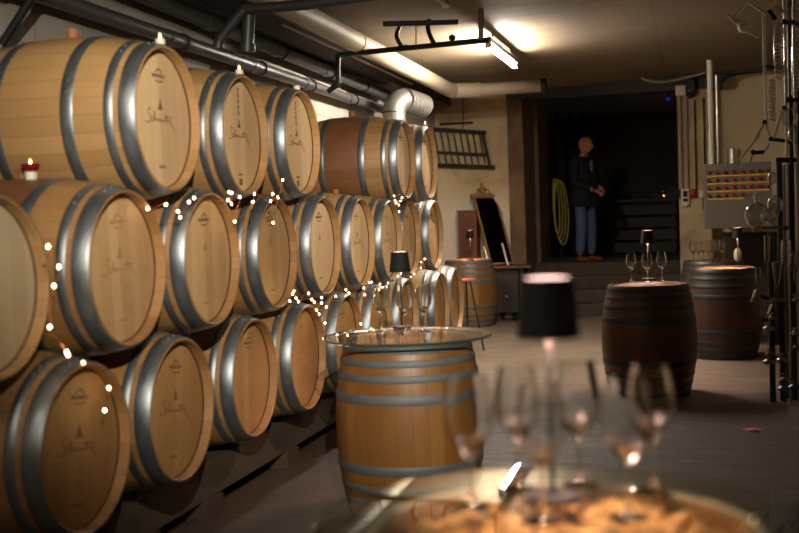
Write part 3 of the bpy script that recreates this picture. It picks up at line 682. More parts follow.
def fixture(x, y0, y1, z, lit, label, mt='tube'):
    e = empty('tube_light', (x, y0, z), label, 'ceiling light', 'tube lights along the ceiling'); L = y1-y0
    MB().box((-.02, 0, .03), (.030, L, .075), bev=.006).build('housing', 'pipe_dark', e, smooth=False)
    MB().box((.036, .02, -.012), (.042, L-.02, .010)).build('blocker_blade', 'pipe_dark', e, smooth=False)  # dark blade added to block tube light towards the right
    MB().cyl((0, .04, 0), (0, L-.04, 0), .022, 16).build('tube', mt if lit else 'off_tube', e)
    for yy in (0, L-.04): MB().box((-.024, yy, -.026), (.034, yy+.04, .04), bev=.005).build('socket', 'white', e, smooth=False)
    for yy in (.25, L-.25): MB().cyl((.005, yy, .07), (.005, yy, zc(x)-z+.02), .006, 8).build('rod', 'black_metal', e)
    return e
p0 = at(487.5, 45, 2, 3.03)
fixture(p0.x, p0.y, p0.y+1.6, 3.03, True, 'lit fluorescent tube glowing under the ceiling')
fixture(p0.x+.03, 6.6, 8.2, 3.06, False, 'unlit tube light at the top edge of the picture')
fixture(-1.75, .0, 1.55, 3.0, True, 'lit fluorescent tube above the near barrels, outside the picture', 'tube2')
def dv(a, e_, k): return Vector((-math.sin(R(a))*math.cos(R(e_)), math.cos(R(a))*math.cos(R(e_)), math.sin(R(e_))))*k
def spotlight(sp, aim, watts, size, a0, a1, top, low, label):
    dr = (aim-sp).normalized()
    e = empty('spotlight', tuple(sp), label, 'spotlight', 'ceiling spotlights aimed at the barrels')
    fm = frame((0, 0, 0), dr)[0]
    MB().lathe([(.012, -.20), (.055, -.19), (.060, -.16), (.060, -.01), (.057, -.01), (.057, -.15), (1e-5, -.155)], 28, fm).build('can', 'black', e)
    MB().tube([-dr*.1, -dr*.1+Vector((0, 0, .08)), Vector((0, 0, zc(sp.x)-sp.z+.01))-dr*.1], .010, 8).build('arm', 'black', e)
    for q in ((dv(a0, -50, .22), dv(a0, 26, .22), dv(a0-40, 26, .09), dv(a0-40, -50, .09)), (dv(a1, top, .22), dv(a0, top, .22), dv(a0, 60, .08), dv(a1, 60, .08)), (dv(a0, low, .22), dv(a1, low, .22), dv(a1, -75, .08), dv(a0, -75, .08))):
        n_ = (q[1]-q[0]).cross(q[2]-q[0]).normalized()*.002
        MB().add([p for p in q]+[p+n_ for p in q], [(0, 1, 2, 3), (7, 6, 5, 4), (0, 4, 5, 1), (1, 5, 6, 2), (2, 6, 7, 3), (3, 7, 4, 0)]).build('added_light_flap', 'black', e, smooth=False)  # flaps added to keep light off floor, wall top and back room
    ld = bpy.data.lights.new('spot', 'SPOT'); ld.energy = watts; ld.spot_size = R(size); ld.spot_blend = 1.0; ld.shadow_soft_size = .014; ld.color = (1, .90, .76)
    lo = bpy.data.objects.new('spot_bulb', ld); COL.objects.link(lo); lo.location = sp+dr*.005; lo.rotation_euler = dr.to_track_quat('-Z', 'Y').to_euler()
spotlight(Vector((.30, .1, 2.85)), Vector((-2.1, 8.0, 1.80)), 200, 62, 11.5, 50, .5, -29, 'ceiling spotlight near the camera aimed at the barrel stack, outside the picture')
spotlight(Vector((.20, 4.9, 3.0)), Vector((-2.2, 8.4, 1.55)), 48, 66, 21, 75, -9, -37, 'added second ceiling spotlight brightening the far barrels, outside the picture')  # unseen lamp added to brighten the far end of the stack

# ------------------------------------------------------------------ end wall objects at the left
YW = YB-.02
def wp(u, v, y=None): return at(u, v, 1, YW-.06 if y is None else y)
e = empty('wall_rack', tuple(wp(437, 166)), 'dark wooden ladder-like rack hanging sideways on the plaster wall', 'rack'); o_ = -Vector(e.location)
def rail(u0, v0, u1, v1, w_, name, y=None, mat='darkwood'):
    A, B = wp(u0, v0, y), wp(u1, v1, y); MB().tube([A+o_, B+o_], w_, 8).build(name, mat, e)
rail(430, 129, 486, 133, .03, 'rail'); rail(430, 165, 495, 167.5, .03, 'rail'); rail(432, 152, 487, 155, .022, 'rail')
rail(482, 132, 490, 166, .022, 'end_bar'); rail(486, 136, 492, 165, .012, 'end_bar', YW-.1, 'pipe_beige')
for i in range(8):
    u = 434+i*6.4; rail(u, 130, u+6.5, 164, .011, 'slat', YW-.09, 'dark_steel')
e = empty('wall_bracket', tuple(wp(463, 124)), 'thin black bar and wire fixed on the plaster wall above the rack', 'bracket'); o_ = -Vector(e.location)
rail(440, 124, 473, 122.5, .013, 'bar', None, 'black_metal'); rail(463, 96, 463, 131, .006, 'wire', None, 'black_metal')
# cupboard
cb0, cb1 = at(458, 212, 1, 15.17), at(476, 212, 1, 15.17)
e = empty('cupboard', (cb0.x, 15.17, 0), 'reddish brown wooden cupboard against the plaster wall, behind the far barrel', 'cupboard'); W_ = cb1.x-cb0.x; H_ = cb0.z
MB().box((0, 0, 0), (W_, .3, H_), bev=.01).build('body', 'brownwood', e, smooth=False)
MB().box((.04, -.012, .95), (W_-.04, .0, H_-.06), bev=.005).build('door', 'brownwood', e, smooth=False)
MB().box((-.02, -.02, H_), (W_+.02, .3, H_+.02), bev=.005).build('cornice', 'brownwood', e, smooth=False)
MB().box((-.02, -.03, .84), (W_+.05, .1, .88), bev=.005).build('ledge', 'brownwood', e, smooth=False)
# desk
d0, d1 = at(489, 263, 1, 14.75), at(529, 262, 1, 14.75)
zd = .76
e = empty('side_desk', (d0.x, 14.90, 0), 'dark desk with a thin brown top under the gilt mirror', 'desk'); W_ = d1.x-d0.x
MB().box((0, 0, zd-.03), (W_, .55, zd), bev=.005).build('desk_top', 'brownwood', e, smooth=False)
MB().box((.05, .08, .12), (W_*.66, .5, zd-.03), bev=.005).build('body', 'darkwood', e, smooth=False)
for x, y in ((.03, .06), (W_-.16, .06), (.03, .49), (W_-.16, .49)): MB().box((x, y, 0), (x+.05, y+.05, zd-.03)).build('leg', 'darkwood', e, smooth=False)
MB().ball((.2, -.0, .35), .012).build('knob', 'white', e)
# mirror, leaning
W2, L2 = .40, .86
wdir = Vector((.70, .70, 0)).normalized(); k = .40; sdir = Vector((.7*k, -.7*k, -1)).normalized(); ndir = wdir.cross(sdir).normalized()
tl = at(473, 197, 1, 15.27)
e = empty('gilt_mirror', (0, 0, 0), 'narrow gilt framed mirror with carved crest leaning above the desk', 'mirror')
mm = Matrix((wdir, -sdir, ndir)).transposed().to_4x4(); mm.translation = tl; e.matrix_world = mm   # local x right, local y up, origin at top left
if ndir.y > 0: pass
fw_ = .028
L2 = (tl.z-zd-.012)/abs(sdir.z)
MB().box((fw_, -L2+fw_, -.004), (W2-fw_, -fw_, .006)).build('mirror_glass', 'mirror', e, smooth=False)
for (a, b) in (((0, -L2, -.015), (fw_, 0, .015)), ((W2-fw_, -L2, -.015), (W2, 0, .015)), ((0, -L2, -.015), (W2, -L2+fw_, .015))): MB().box(a, b, bev=.006).build('frame_bar', 'gold', e)
MB().box((-.03, -.02, -.03), (W2+.03, .035, .03), bev=.01).build('cornice', 'gold', e)
cr = MB()
for s in (-1, 1):
    cr.tube(catmull([(W2/2+s*.13, .04, 0), (W2/2+s*.09, .06, 0), (W2/2+s*.10, .10, 0), (W2/2+s*.05, .11, 0), (W2/2+s*.03, .08, 0), (W2/2+s*.04, .05, 0)], 5), .012, 8)
    cr.tube(catmull([(W2/2, .05, 0), (W2/2+s*.03, .12, 0), (W2/2+s*.02, .17, 0), (W2/2, .19, 0)], 5), .011, 8)
cr.ball((W2/2, .11, 0), .028); cr.ball((W2/2, .20, 0), .02); cr.build('crest', 'gold', e)
orn = MB()
for i in range(5): orn.ball((W2+.012, -.10-.05*i, 0), .014+.004*(i % 2))
orn.build('side_ornament', 'gold', e)
for xx in (.02, W2-.02):   # two pale slips of light coloured wood at its foot
    pass
# two slim lit candles standing on the desk in front of the mirror
for (u0, v0, u1, v1, lb) in ((484, 246, 489, 257, 'slim pale rod leaning at the left foot of the gilt mirror'), (502, 243, 508, 262, 'slim pale rod leaning at the right foot of the gilt mirror')):
    A = at(u0, v0, 1, 14.98); B = at(u1, v1, 1, 14.93); B = at(u1, v1, 2, zd+.012) if False else B
    B.z = zd+.012; tag(MB().tube([A, B], .014, 10).build('rod', 'white'), lb, 'rod', 'pale rods by the mirror')
# stool
sp_ = at(466, 279, 1, 11.9)
e = empty('bar_stool', (sp_.x, 11.9, 0), 'small stool with coppery round seat and thin black legs by the last bottom barrel', 'stool')
MB().lathe([(1e-5, sp_.z-.02), (.10, sp_.z-.02), (.11, sp_.z-.012), (.11, sp_.z), (.10, sp_.z+.004), (1e-5, sp_.z+.004)], 28).build('seat', 'copper', e)
for a in (-20, 100, 220):
    MB().tube([(.05*math.cos(R(a)), .05*math.sin(R(a)), sp_.z-.02), (.20*math.cos(R(a)), .20*math.sin(R(a)), 0)], .010, 8).build('leg', 'black_metal', e)

# ------------------------------------------------------------------ hose, emergency light, doorway details
hx = at(548, 200, 1, 16.3)
e = empty('garden_hose', tuple(at(556, 180, 1, 17.75)), 'coiled yellow hose hanging on the dark jamb left of the man', 'hose'); o_ = -Vector(e.location)
for i in range(4):
    rnd = random.Random(i); pts = []
    for k in range(17):
        a = 2*math.pi*k/16; l_, r_ = 552.5+.5*i, 558.5+3.0*i; uu = (l_+r_)/2+(r_-l_)/2*math.sin(a)+1.6*(1-math.cos(a))-.8; vv = 206+i*2.2-(28+i*1.3)*math.cos(a)
        pts.append(at(uu, vv, 1, 17.7-.03*i)+o_)
    MB().tube(catmull(pts, 3), .010, 8).build('hose_loop', 'hose', e)
MB().cyl(at(553, 178, 1, 17.6)+o_, at(553, 178, 1, 17.85)+o_, .02).build('hook', 'black_metal', e)
A = at(593.5, 76, 1, YB-.05)
e = empty('emergency_light', tuple(A), 'small white emergency light fixed on the wall over the doorway', 'emergency light')
MB().box((-.11, -.05, -.045), (.11, .045, .045), bev=.012).build('housing', 'white', e)
for s in (-1, 1): MB().cyl((s*.05, -.052, 0), (s*.05, -.045, 0), .022, 16).build('lens', 'off_tube', e)
# vertical pipes in the dark passage
for (u, r_, y, lb) in ((556, .035, 18.4, 'dark vertical pipe left of the man in the passage'), (567, .022, 18.5, 'thin dark vertical pipe nearest the man'), (583, .03, 18.7, 'dark vertical pipe rising above the man')):
    A = at(u, 60, 1, y); tag(MB().cyl((A.x, y, .72), (A.x, y, 3.1), r_).build('vertical_pipe', 'black_metal'), lb, 'pipe', 'vertical pipes in the passage')
# counter with glasses in the back room
k0, k1 = at(607, 200, 1, 18.6), at(677, 200, 1, 18.6)
e = empty('bar_counter', (k0.x, 18.6, .72), 'dark plank counter in the unlit back room', 'counter'); W_ = k1.x-k0.x; zt = k0.z-.72
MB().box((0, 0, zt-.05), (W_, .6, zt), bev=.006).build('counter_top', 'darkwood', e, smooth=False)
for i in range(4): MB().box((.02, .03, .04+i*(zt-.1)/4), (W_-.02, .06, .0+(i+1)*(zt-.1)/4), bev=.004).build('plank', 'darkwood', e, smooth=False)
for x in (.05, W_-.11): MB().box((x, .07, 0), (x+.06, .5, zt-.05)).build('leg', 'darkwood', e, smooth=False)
for i, u in enumerate((626, 632, 638, 644, 650)):
    A = at(u, 199, 1, 18.72+.06*(i % 2)); wine_glass(A.x, A.y, .72+zt, 'dim wine glass in the row on the dark back room counter', 'dim glasses on the back counter', .9)
GL = []
for i, u in enumerate((656, 659.5, 663, 667, 670.5, 674)):
    A = at(u, 199, 1, 18.66+.1*(i % 2)); wine_glass(A.x, A.y, .72+zt, 'sparkling wine glass in the bright group at the right end of the back counter', 'sparkling glasses on the back counter', .85)
A = at(664, 199, 1, 18.95); tea_light(A.x, A.y, .72+zt+.001, 'tiny light among the sparkling glasses on the back counter', True)
# man
def skin_mesh(verts, edges, radii, sub=2, name='tmp'):
    me = bpy.data.meshes.new(name); me.from_pydata(verts, edges, []); o = bpy.data.objects.new(name, me); COL.objects.link(o)
    sk = o.modifiers.new('s', 'SKIN'); sk.use_smooth_shade = True
    for i, r_ in enumerate(radii):
        sv = me.skin_vertices[0].data[i]; sv.radius = r_ if isinstance(r_, tuple) else (r_, r_); sv.use_root = (i == 0)
    sb = o.modifiers.new('b', 'SUBSURF'); sb.levels = sub; sb.render_levels = sub
    dg = bpy.context.evaluated_depsgraph_get(); dg.update(); m2 = bpy.data.meshes.new_from_object(o.evaluated_get(dg)); 
    bpy.data.objects.remove(o); m2.shade_smooth(); return m2
def mesh_obj(name, me, mat, parent):
    me.materials.clear(); me.materials.append(M[mat]); o = bpy.data.objects.new(name, me); COL.objects.link(o); o.parent = parent; return o
mp_ = at(586, 261, 1, 16.6)
man = empty('person', (mp_.x, mp_.y, .72), 'bald person in dark jacket and blue jeans standing in the doorway, hands clasped', 'person', None, R(-122))
man.scale = (1.06, 1.06, 1.02)
# local frame: +Y front, X right of figure is -X... figure faces +Y local
V = [(0, 0, .97), (0, .01, 1.12), (0, 0, 1.32), (0, -.01, 1.45), (0, .0, 1.53), (0, .015, 1.60),
     (.185, -.01, 1.45), (.235, .0, 1.18), (.10, .24, 1.02),
     (-.185, -.01, 1.45), (-.235, .0, 1.18), (-.10, .24, 1.02),
     (.095, 0, .90), (.105, .02, .50), (.11, -.02, .09),
     (-.095, 0, .90), (-.115, .02, .50), (-.13, .0, .09)]
Ed = [(0, 1), (1, 2), (2, 3), (3, 4), (4, 5), (3, 6), (6, 7), (7, 8), (3, 9), (9, 10), (10, 11), (0, 12), (12, 13), (13, 14), (0, 15), (15, 16), (16, 17)]
Rd = [(.105, .08), (.13, .10), (.15, .11), (.105, .08), .058, .055, .062, .046, .03, .062, .046, .03, .07, .055, .042, .07, .055, .042]
vb = [Vector(v) for v in V]
body = skin_mesh(V, Ed, Rd)
# head and hands joined into the same mesh
def head_mesh():
    bm = bmesh.new(); bmesh.ops.create_uvsphere(bm, u_segments=28, v_segments=20, radius=1)
    for v in bm.verts:
        x, y, z = v.co; nx = x*.076; ny = y*.098; nz = z*.118
        if z < 0: nx *= 1-.30*(-z)**1.2; ny *= 1-.12*(-z)
        if z < -.1 and y > 0: ny += .012*(-z)
        v.co = Vector((nx, ny, nz))
        f = max(0, y)
        # brow, eye sockets, nose, mouth, chin
        v.co.y += .007*f*math.exp(-((v.co.z-.018)/.012)**2)*math.exp(-(v.co.x/.05)**2)
        for s in (-1, 1): v.co.y -= .010*f*math.exp(-((v.co.z-.0)/.012)**2-((v.co.x-s*.030)/.015)**2)
        v.co.y += .026*f*math.exp(-((v.co.z+.024)/.018)**2-(v.co.x/.012)**2)
        v.co.y += .006*f*math.exp(-((v.co.z+.062)/.008)**2-(v.co.x/.024)**2)
        v.co.y += .008*f*math.exp(-((v.co.z+.098)/.018)**2-(v.co.x/.024)**2)
    return bm
bm = bmesh.new(); bm.from_mesh(body)
hb = head_mesh(); tmp = bpy.data.meshes.new('t'); HR = Matrix.Translation((0, .02, 1.69)) @ Matrix.Rotation(R(28), 4, 'Z') @ Matrix.Translation((0, .015, 0)); hb.transform(HR @ Matrix.Rotation(R(-6), 4, 'X')); hb.to_mesh(tmp); bm.from_mesh(tmp); hb.free()
for s in (-1, 1):
    ear = bmesh.new(); bmesh.ops.create_uvsphere(ear, u_segments=12, v_segments=8, radius=1)
    ear.transform(HR @ Matrix.Translation((s*.077, -.02, -.005)) @ Matrix.Rotation(R(12), 4, 'X') @ Matrix.Diagonal((.010, .018, .031, 1))); ear.to_mesh(tmp); bm.from_mesh(tmp); ear.free()
def hand(s):
    wr = Vector((s*.10, .24, 1.02)); pa_ = Vector((s*.055, .285, .995)); kn = Vector((s*.01, .30, .98))
    V = [wr, wr.lerp(pa_, .6), kn]; E2 = [(0, 1), (1, 2)]; Rr = [(.026, .02), (.034, .018), (.036, .016)]
    for i in range(4):
        b = kn+Vector((0, .006*(s > 0), .027-.018*i)); n0 = len(V)
        L_ = (.036, .042, .039, .030)[i]
        V += [b+Vector((-s*.012, .004, 0)), b+Vector((-s*(.012+L_*.5), -.004, -.006)), b+Vector((-s*(.012+L_*.8), -.022, -.012))]
        E2 += [(2, n0), (n0, n0+1), (n0+1, n0+2)]; Rr += [.0095, .009, .008]
    n0 = len(V); V += [wr.lerp(pa_, .7)+Vector((0, -.01, .03)), pa_+Vector((-s*.03, .0, .045)), pa_+Vector((-s*.055, .006, .040))]
    E2 += [(1, n0), (n0, n0+1), (n0+1, n0+2)]; Rr += [.012, .0105, .009]
    return skin_mesh([tuple(v) for v in V], E2, Rr, 1)
for s in (-1, 1): bm.from_mesh(hand(s))
fin = bpy.data.meshes.new('body'); bm.to_mesh(fin); bm.free(); fin.shade_smooth(); mesh_obj('body', fin, 'skin', man)
# jacket (torso, sleeves, skirt), trousers, shoes
V = [(0, 0, .98), (0, .005, 1.15), (0, 0, 1.33), (0, -.015, 1.46), (0, -.01, 1.52), (.19, -.01, 1.45), (.245, .0, 1.17), (.13, .21, 1.03), (-.19, -.01, 1.45), (-.245, .0, 1.17), (-.13, .21, 1.03), (0, 0, .82)]
jk = skin_mesh(V, [(0, 1), (1, 2), (2, 3), (3, 4), (3, 5), (5, 6), (6, 7), (3, 8), (8, 9), (9, 10), (0, 11)],
     [(.20, .155), (.195, .155), (.20, .155), (.13, .10), (.088, .075), (.085, .085), (.07, .07), .046, (.085, .085), (.07, .07), .046, (.205, .16)])
mesh_obj('jacket', jk, 'jacket', man)
MB().box((-.022, .125, 1.30), (.022, .140, 1.46), bev=.006).build('shirt', 'shirt', man)
tr_ = skin_mesh([(0, 0, .93), (.10, 0, .86), (.108, .02, .50), (.112, -.015, .10), (-.10, 0, .86), (-.118, .02, .50), (-.132, .0, .10)], [(0, 1), (1, 2), (2, 3), (0, 4), (4, 5), (5, 6)],
     [(.12, .10), (.095, .09), .078, .066, (.095, .09), .078, .066]); mesh_obj('jeans', tr_, 'jeans', man)
for s, y in ((1, -.02), (-1, 0)):
    sh = skin_mesh([(s*.115, y-.05, .045), (s*.12, y+.04, .045), (s*.13, y+.14, .035), (s*.135, y+.20, .03)], [(0, 1), (1, 2), (2, 3)], [(.042, .045), (.046, .048), (.046, .034), (.032, .026)])
    mesh_obj('shoe', sh, 'shoe', man)

# ------------------------------------------------------------------ right pillar: conduits, sockets, panel
yp = YB-.05
def vpipe(u, v0, v1, r_, mat, label, y=yp, name='conduit', grp='conduits on the right pillar'):
    A = at(u, v0, 1, y); B = at(u, v1, 1, y); tag(MB().cyl((A.x, y, B.z), (A.x, y, A.z), r_, 12).build(name, mat), label, 'conduit', grp)
vpipe(679.5, 92, 190, .022, 'pipe_beige', 'left beige conduit dropping from the white junction box')
vpipe(685.5, 92, 190, .020, 'pipe_beige', 'right beige conduit dropping from the white junction box to the sockets')
vpipe(694.5, 100, 190, .010, 'black_metal', 'thin black cable down to the red button')
vpipe(703.5, 98, 180, .010, 'black_metal', 'thin black cable left of the white pipe')
vpipe(709.5, 60, 178, .034, 'white', 'white painted vertical pipe from ceiling to the grey panel', 14.0)
vpipe(716.5, 75, 178, .022, 'steel', 'shiny steel pipe just right of the white painted pipe', 14.0)
A = at(680.5, 90.5, 1, yp-.03); tag(MB().box((-.065, -.03, -.065), (.065, .07, .065), bev=.01).build('junction_box', 'white', None, loc=A), 'white junction box at the top of two conduits on the right pillar', 'box')
A = at(684.5, 197, 1, yp); e = empty('socket_block', tuple(A), 'white switch and socket block on the right pillar', 'socket')
MB().box((-.04, -.03, -.12), (.06, .04, .11), bev=.006).build('plate', 'white', e)
MB().box((-.02, -.04, .0), (.04, -.028, .08), bev=.004).build('socket', 'black', e); MB().box((-.02, -.04, -.06), (.04, -.028, -.02), bev=.004).build('switch', 'black', e)
A = at(677, 193, 1, yp); tag(MB().box((-.05, -.03, -.06), (.035, .05, .05), bev=.006).build('black_switch_box', 'black', None, loc=A), 'black box left of the white socket block on the right pillar', 'box')
A = at(693.5, 193.5, 1, yp); e = empty('emergency_button', tuple(A), 'red emergency stop button between the socket block and the white switch', 'button')
MB().box((-.05, -.01, -.06), (.05, .04, .06), bev=.006).build('housing', 'red', e); MB().lathe([(1e-5, 0), (.032, 0), (.036, .012), (.03, .025), (1e-5, .03)], 20, Matrix.Rotation(R(90), 4, 'X')).build('knob', 'red', e)
A = at(701.5, 194.5, 1, yp); tag(MB().box((-.035, -.01, -.05), (.035, .04, .05), bev=.006).build('light_switch', 'white', None, loc=A), 'small white light switch right of the red button', 'switch')
# control panel
yq = 13.5
q0, q1 = at(704.5, 229, 1, yq), at(771, 161.5, 1, yq)
e = empty('control_panel', (q0.x, yq, q0.z), 'grey control cabinet with four rows of red buttons and yellow lines', 'control panel'); W_, H_ = q1.x-q0.x, q1.z-q0.z
MB().box((0, 0, 0), (W_, .32, H_), bev=.01).build('cabinet', 'panel', e, smooth=False)
MB().box((W_*.02, .03, -1.2-.0), (.07, .1, 0)).build('leg', 'dark_steel', e, smooth=False) if False else None
MB().box((.0, .32, H_*.3), (W_, YB+.35-yq, H_*.5)).build('wall_mount', 'dark_steel', e, smooth=False)
bt = None
for r_ in range(4):
    for c_ in range(8 if r_ < 3 else 5):
        x = W_*(.075+.128*c_*.98); z = H_*(.865-.118*r_)
        if bt is None:
            o = bt = MB().lathe([(1e-5, .0), (.021, 0), (.021, .012), (.016, .012), (.016, .028), (.012, .034), (1e-5, .034)], 16, Matrix.Rotation(R(90), 4, 'X')).build('button', 'red', e)
        else: o = bt.copy(); COL.objects.link(o); o.parent = e
        o.location = (x, -.001, z)
    MB().box((W_*.05, -.003, H_*(.865-.118*r_)-.048), (W_*(.98 if r_ < 3 else .60), .0, H_*(.865-.118*r_)-.034)).build('yellow_line', 'yellow', e, smooth=False)
u0_, u1_ = at(724, 236, 1, 14.35), at(800, 236, 1, 14.35)
e = empty('dark_recess_box', (u0_.x, 14.35, 0), 'added dark box standing in for the dark recess under the grey control panel', 'cabinet')  # stand-in box for the dark recess below the panel
MB().box((0, 0, .08), (u1_.x-u0_.x, .6, u0_.z), bev=.01).build('body', 'darkwood', e, smooth=False)
MB().box((-.02, -.02, u0_.z), (u1_.x-u0_.x+.02, .62, u0_.z+.03), bev=.006).build('worktop', 'black_metal', e, smooth=False)
for x in (.05, u1_.x-u0_.x-.12): MB().box((x, .05, 0), (x+.07, .55, .08)).build('leg', 'black_metal', e, smooth=False)
A = at(734, 164.5, 1, yq+.15)
tag(MB().lathe([(1e-5, 0), (.075, 0), (.075, .17), (.079, .172), (.072, .172), (.072, .01), (1e-5, .01)], 28).build('steel_pot', 'steel', None, loc=(A.x, yq+.15, q1.z+.001)), 'small open steel pot standing on the grey control cabinet', 'pot')
# dark pipe run and slack cable near the ceiling at right
A, B = at(648, 74, 1, YB-.15), at(775, 66, 1, YB-.15)
tag(MB().tube([A, B], .055, 16).build('ceiling_pipe', 'pipe_dark'), 'dark horizontal pipe along the wall top at right', 'pipe')
tag(MB().tube(catmull([at(646, 71, 1, 15.2), at(640, 75, 1, 15.2), at(646, 80, 1, 15.2), at(662, 82, 1, 15.2), at(680, 79, 1, 15.2), at(700, 74, 1, 15.2), at(706, 71, 1, 15.2)], 5), .016, 8).build('cable', 'pipe_beige'), 'slack pale cable looping above the doorway at right', 'cable')
tag(MB().tube(catmull([at(690, 78, 1, 15.4), at(694, 84, 1, 15.4), at(693, 92, 1, 15.4), at(688, 97, 1, 15.4)], 5), .04, 10).build('flexible_hose', 'black_metal'), 'thick black hose end beside the junction box', 'hose')
tag(MB().tube(catmull([at(720, 84, 1, 15.45), at(728, 76, 1, 15.45), at(745, 73, 1, 15.45), at(765, 71, 1, 15.45)], 5), .02, 8).build('cable', 'black_metal'), 'thin dark cable curving along the wall top at far right', 'cable')
A = at(668, 99, 1, 17.5); e = empty('blue_light', tuple(A), 'tiny blue indicator light high in the dark passage', 'indicator light'); MB().ball((0, 0, 0), .03).build('bulb', 'led', e); MB().cyl((0, 0, .02), (0, 0, zc(A.x)-A.z+.02), .008, 8).build('cable', 'black_metal', e)
# small pink patch on the floor
A = at(753, 431, 2, 0); sc_ = MB(); rnd = random.Random(4)
vs = [(.075*math.cos(a)*(1 if k % 2 else .45), .05*math.sin(a)*(1 if k % 2 else .5), .004+.012*rnd.random()) for k, a in enumerate([2*math.pi*j/10 for j in range(10)])]
sc_.add(vs+[(0, 0, .022), ], [(j, (j+1) % 10, 10) for j in range(10)]); sc_.add([(x, y, 0) for x, y, z in vs]+[(0, 0, 0)], [((j+1) % 10, j, 10) for j in range(10)])
tag(sc_.build('floor_patch', 'pinkpatch', None, loc=(A.x, A.y, .001), smooth=False), 'small pink patch lying on the dark floor', 'scrap')

# ------------------------------------------------------------------ glass distillation apparatus at the right edge
YA = 8.6
E0 = at(781, 200, 1, YA); app = empty('distillation_apparatus', (E0.x, YA, 0), 'tall glass and steel distillation apparatus cut by the right picture edge', 'apparatus'); o_ = -Vector(app.location)
def A_(u, v, dy=0): return at(u, v, 1, YA+dy)+o_
def tb(pts, r_, name, mat, n=10, sm=True, dys=0):
    P = [A_(u, v, dys) for u, v in pts]; MB().tube(catmull(P, 5) if sm and len(P) > 2 else P, r_, n).build(name, mat, app)
def pole(u, v0, r_, mat='steel', dy=0, bottom=None, name='pole'):
    A = A_(u, v0, dy); MB().cyl((A.x, A.y, (0 if bottom is None else A_(u, bottom, dy).z)), tuple(A), r_, 12).build(name, mat, app)
pole(784, -10, .011, 'steel', .1); pole(793.5, -10, .013, 'steel', .0); pole(789, -10, .020, 'dark_steel', .25); pole(779, 160, .022, 'dark_steel', .2); pole(797, 120, .03, 'dark_steel', .15)
pole(787.5, -10, .010, 'steel', -.05, 20); pole(770, 232, .022, 'dark_steel', .15)
tb([(763.5, 15), (764.5, 60), (767, 126)], .014, 'glass_rod', 'labglass', sm=False)
tb([(767, 14), (758, 8), (749, 2), (747, 2), (740, 10), (733.5, 18), (735, 22), (738, 24)], .014, 'bent_tube', 'labglass')
bp = [A_(728, 15).lerp(A_(759, 37.5), k/24) for k in range(25)]
MB().tube(bp, [.012+.036*math.exp(-((k-12.5)/3.6)**2)+.008*math.exp(-((k-18)/3)**2) for k in range(25)], 18).build('receiver_bulb', 'labglass', app)
MB().tube([A_(774, 7), A_(781, 15)], .034, 12).build('clamp', 'white', app)
MB().tube([A_(769, 10), A_(775, 20)], .018, 10).build('clamp', 'black_metal', app)
MB().tube([A_(771, 2), A_(772, 0)], .02, 10).build('knob', 'brass', app)
# jacketed condenser with coil
MB().tube([A_(778, 22), A_(778.3, 27), A_(778.6, 40), A_(779, 60), A_(779.3, 76), A_(779.3, 80)], [.012, .034, .040, .040, .034, .012], 20).build('condenser_jacket', 'flaskglass', app)
def coil(u, v0, v1, rr, rw, turns, mat, name, dy=0):
    a, b = A_(u, v0, dy), A_(u, v1, dy); P = []
    for k in range(turns*10+1):
        t_ = k/(turns*10); P.append(a.lerp(b, t_)+Vector((rr*math.cos(2*math.pi*k/10), rr*math.sin(2*math.pi*k/10), 0)))
    MB().tube(P, rw, 6).build(name, mat, app)
coil(779, 27, 76, .026, .005, 13, 'labglass', 'coil'); coil(772, 79, 121, .022, .007, 12, 'labglass', 'coil', -.05); coil(797, 8, 92, .028, .006, 22, 'labglass', 'coil', .05)
MB().tube([A_(797, 6, .05), A_(797, 95, .05)], .042, 16).build('condenser_jacket', 'flaskglass', app)
# struts and clamps
for pts, r_, mt in (([(765, 122), (754, 141)], .008, 'steel'), ([(765, 122), (770, 136)], .008, 'steel'), ([(760, 135), (738, 161)], .010, 'labglass'), ([(783, 108), (773, 140)], .014, 'labglass'),
                    ([(770, 139), (785, 141)], .014, 'dark_steel'), ([(753, 153), (749, 163)], .009, 'steel'), ([(752, 153), (764, 152)], .015, 'dark_steel'), ([(769, 144), (763, 154)], .012, 'labglass'),
                    ([(763, 228), (788, 227)], .011, 'steel'), ([(756, 290), (751, 302)], .009, 'labglass'), ([(772, 304), (768, 314)], .009, 'labglass'), ([(769, 300), (786, 300)], .016, 'steel'),
                    ([(760, 296), (770, 299)], .012, 'dark_steel'), ([(786, 100), (799, 100)], .02, 'dark_steel'), ([(763, 66), (784, 68)], .012, 'dark_steel'), ([(776, 160), (797, 160)], .02, 'dark_steel'), ([(782, 22), (799, 24)], .014, 'dark_steel')):
    tb(pts, r_, 'strut', mt, sm=False)
for u, v in ((765, 122), (771, 139), (753, 152), (784, 108), (790, 142), (786, 228), (784, 21), (793, 22)): MB().ball(A_(u, v), .019, n=10).build('clamp', 'black_metal', app)
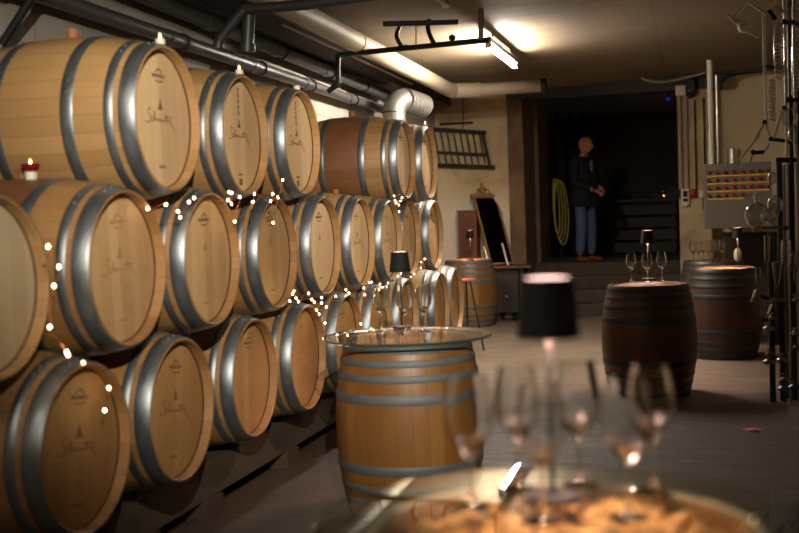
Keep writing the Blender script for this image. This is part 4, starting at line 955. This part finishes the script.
# flasks and funnels
def flask(u, v, r_, sc=(1, 1, 1), mat='flaskglass', dy=0): MB().ball(A_(u, v, dy), r_, sc, n=20).build('flask', mat, app)
flask(756, 215, .085, (1, 1, 1.15)); flask(768, 216, .055); flask(790, 118, .06, (1, 1, 1.3)); flask(797, 135, .07); flask(775, 205, .06, (1, 1, 1.2), dy=.1); flask(795, 262, .05, (1, 1, 1.6)); flask(772, 178, .035, (1, 1, 1.4))
tb([(757, 203), (755, 196), (759, 192)], .014, 'flask_neck', 'labglass'); tb([(754, 228), (755, 232)], .018, 'stopper', 'brass', sm=False); tb([(761, 227), (763, 230)], .014, 'stopper', 'brass', sm=False)
for (u, v0, v1, ra, rb_) in ((777, 262, 288, .040, .008), (786, 240, 262, .034, .034), (767, 236, 262, .022, .018), (758, 268, 288, .020, .012), (792, 255, 285, .035, .012)):
    MB().tube([A_(u, v0), A_(u, (v0+v1)/2), A_(u, v1)], [ra, (ra+rb_)/2*1.1, rb_], 16).build('funnel', 'flaskglass', app)
pole(778, 262, .035, 'dark_steel', .12, 345, 'column'); pole(791, 165, .075, 'black_metal', .3, None, 'column'); pole(798, 60, .07, 'black_metal', .4, None, 'column')
def valve(u, v, mt, s=1.0, dy=0):
    MB().tube([A_(u-5*s, v, dy), A_(u-2*s, v, dy), A_(u+3*s, v, dy), A_(u+7*s, v, dy)], [.010*s, .022*s, .016*s, .016*s], 12).tube([A_(u-1, v-1, dy), A_(u-1, v-6*s, dy)], .008*s, 8).tube([A_(u-4*s, v-6.5*s, dy), A_(u+2*s, v-6*s, dy)], .009*s, 8).build('valve', mt, app)
for u, v, mt, s in ((768, 329, 'steel', 1), (772, 318, 'steel', .7), (768, 362, 'steel', 1), (769, 354, 'brass', .7), (781, 360, 'steel', .9), (783, 389, 'blue_metal', 1), (794, 387, 'blue_metal', 1), (784, 379, 'brass', .8), (796, 348, 'blue_metal', .8), (795, 333, 'steel', .8), (796, 300, 'steel', .8)): valve(u, v, mt, s, -.05)
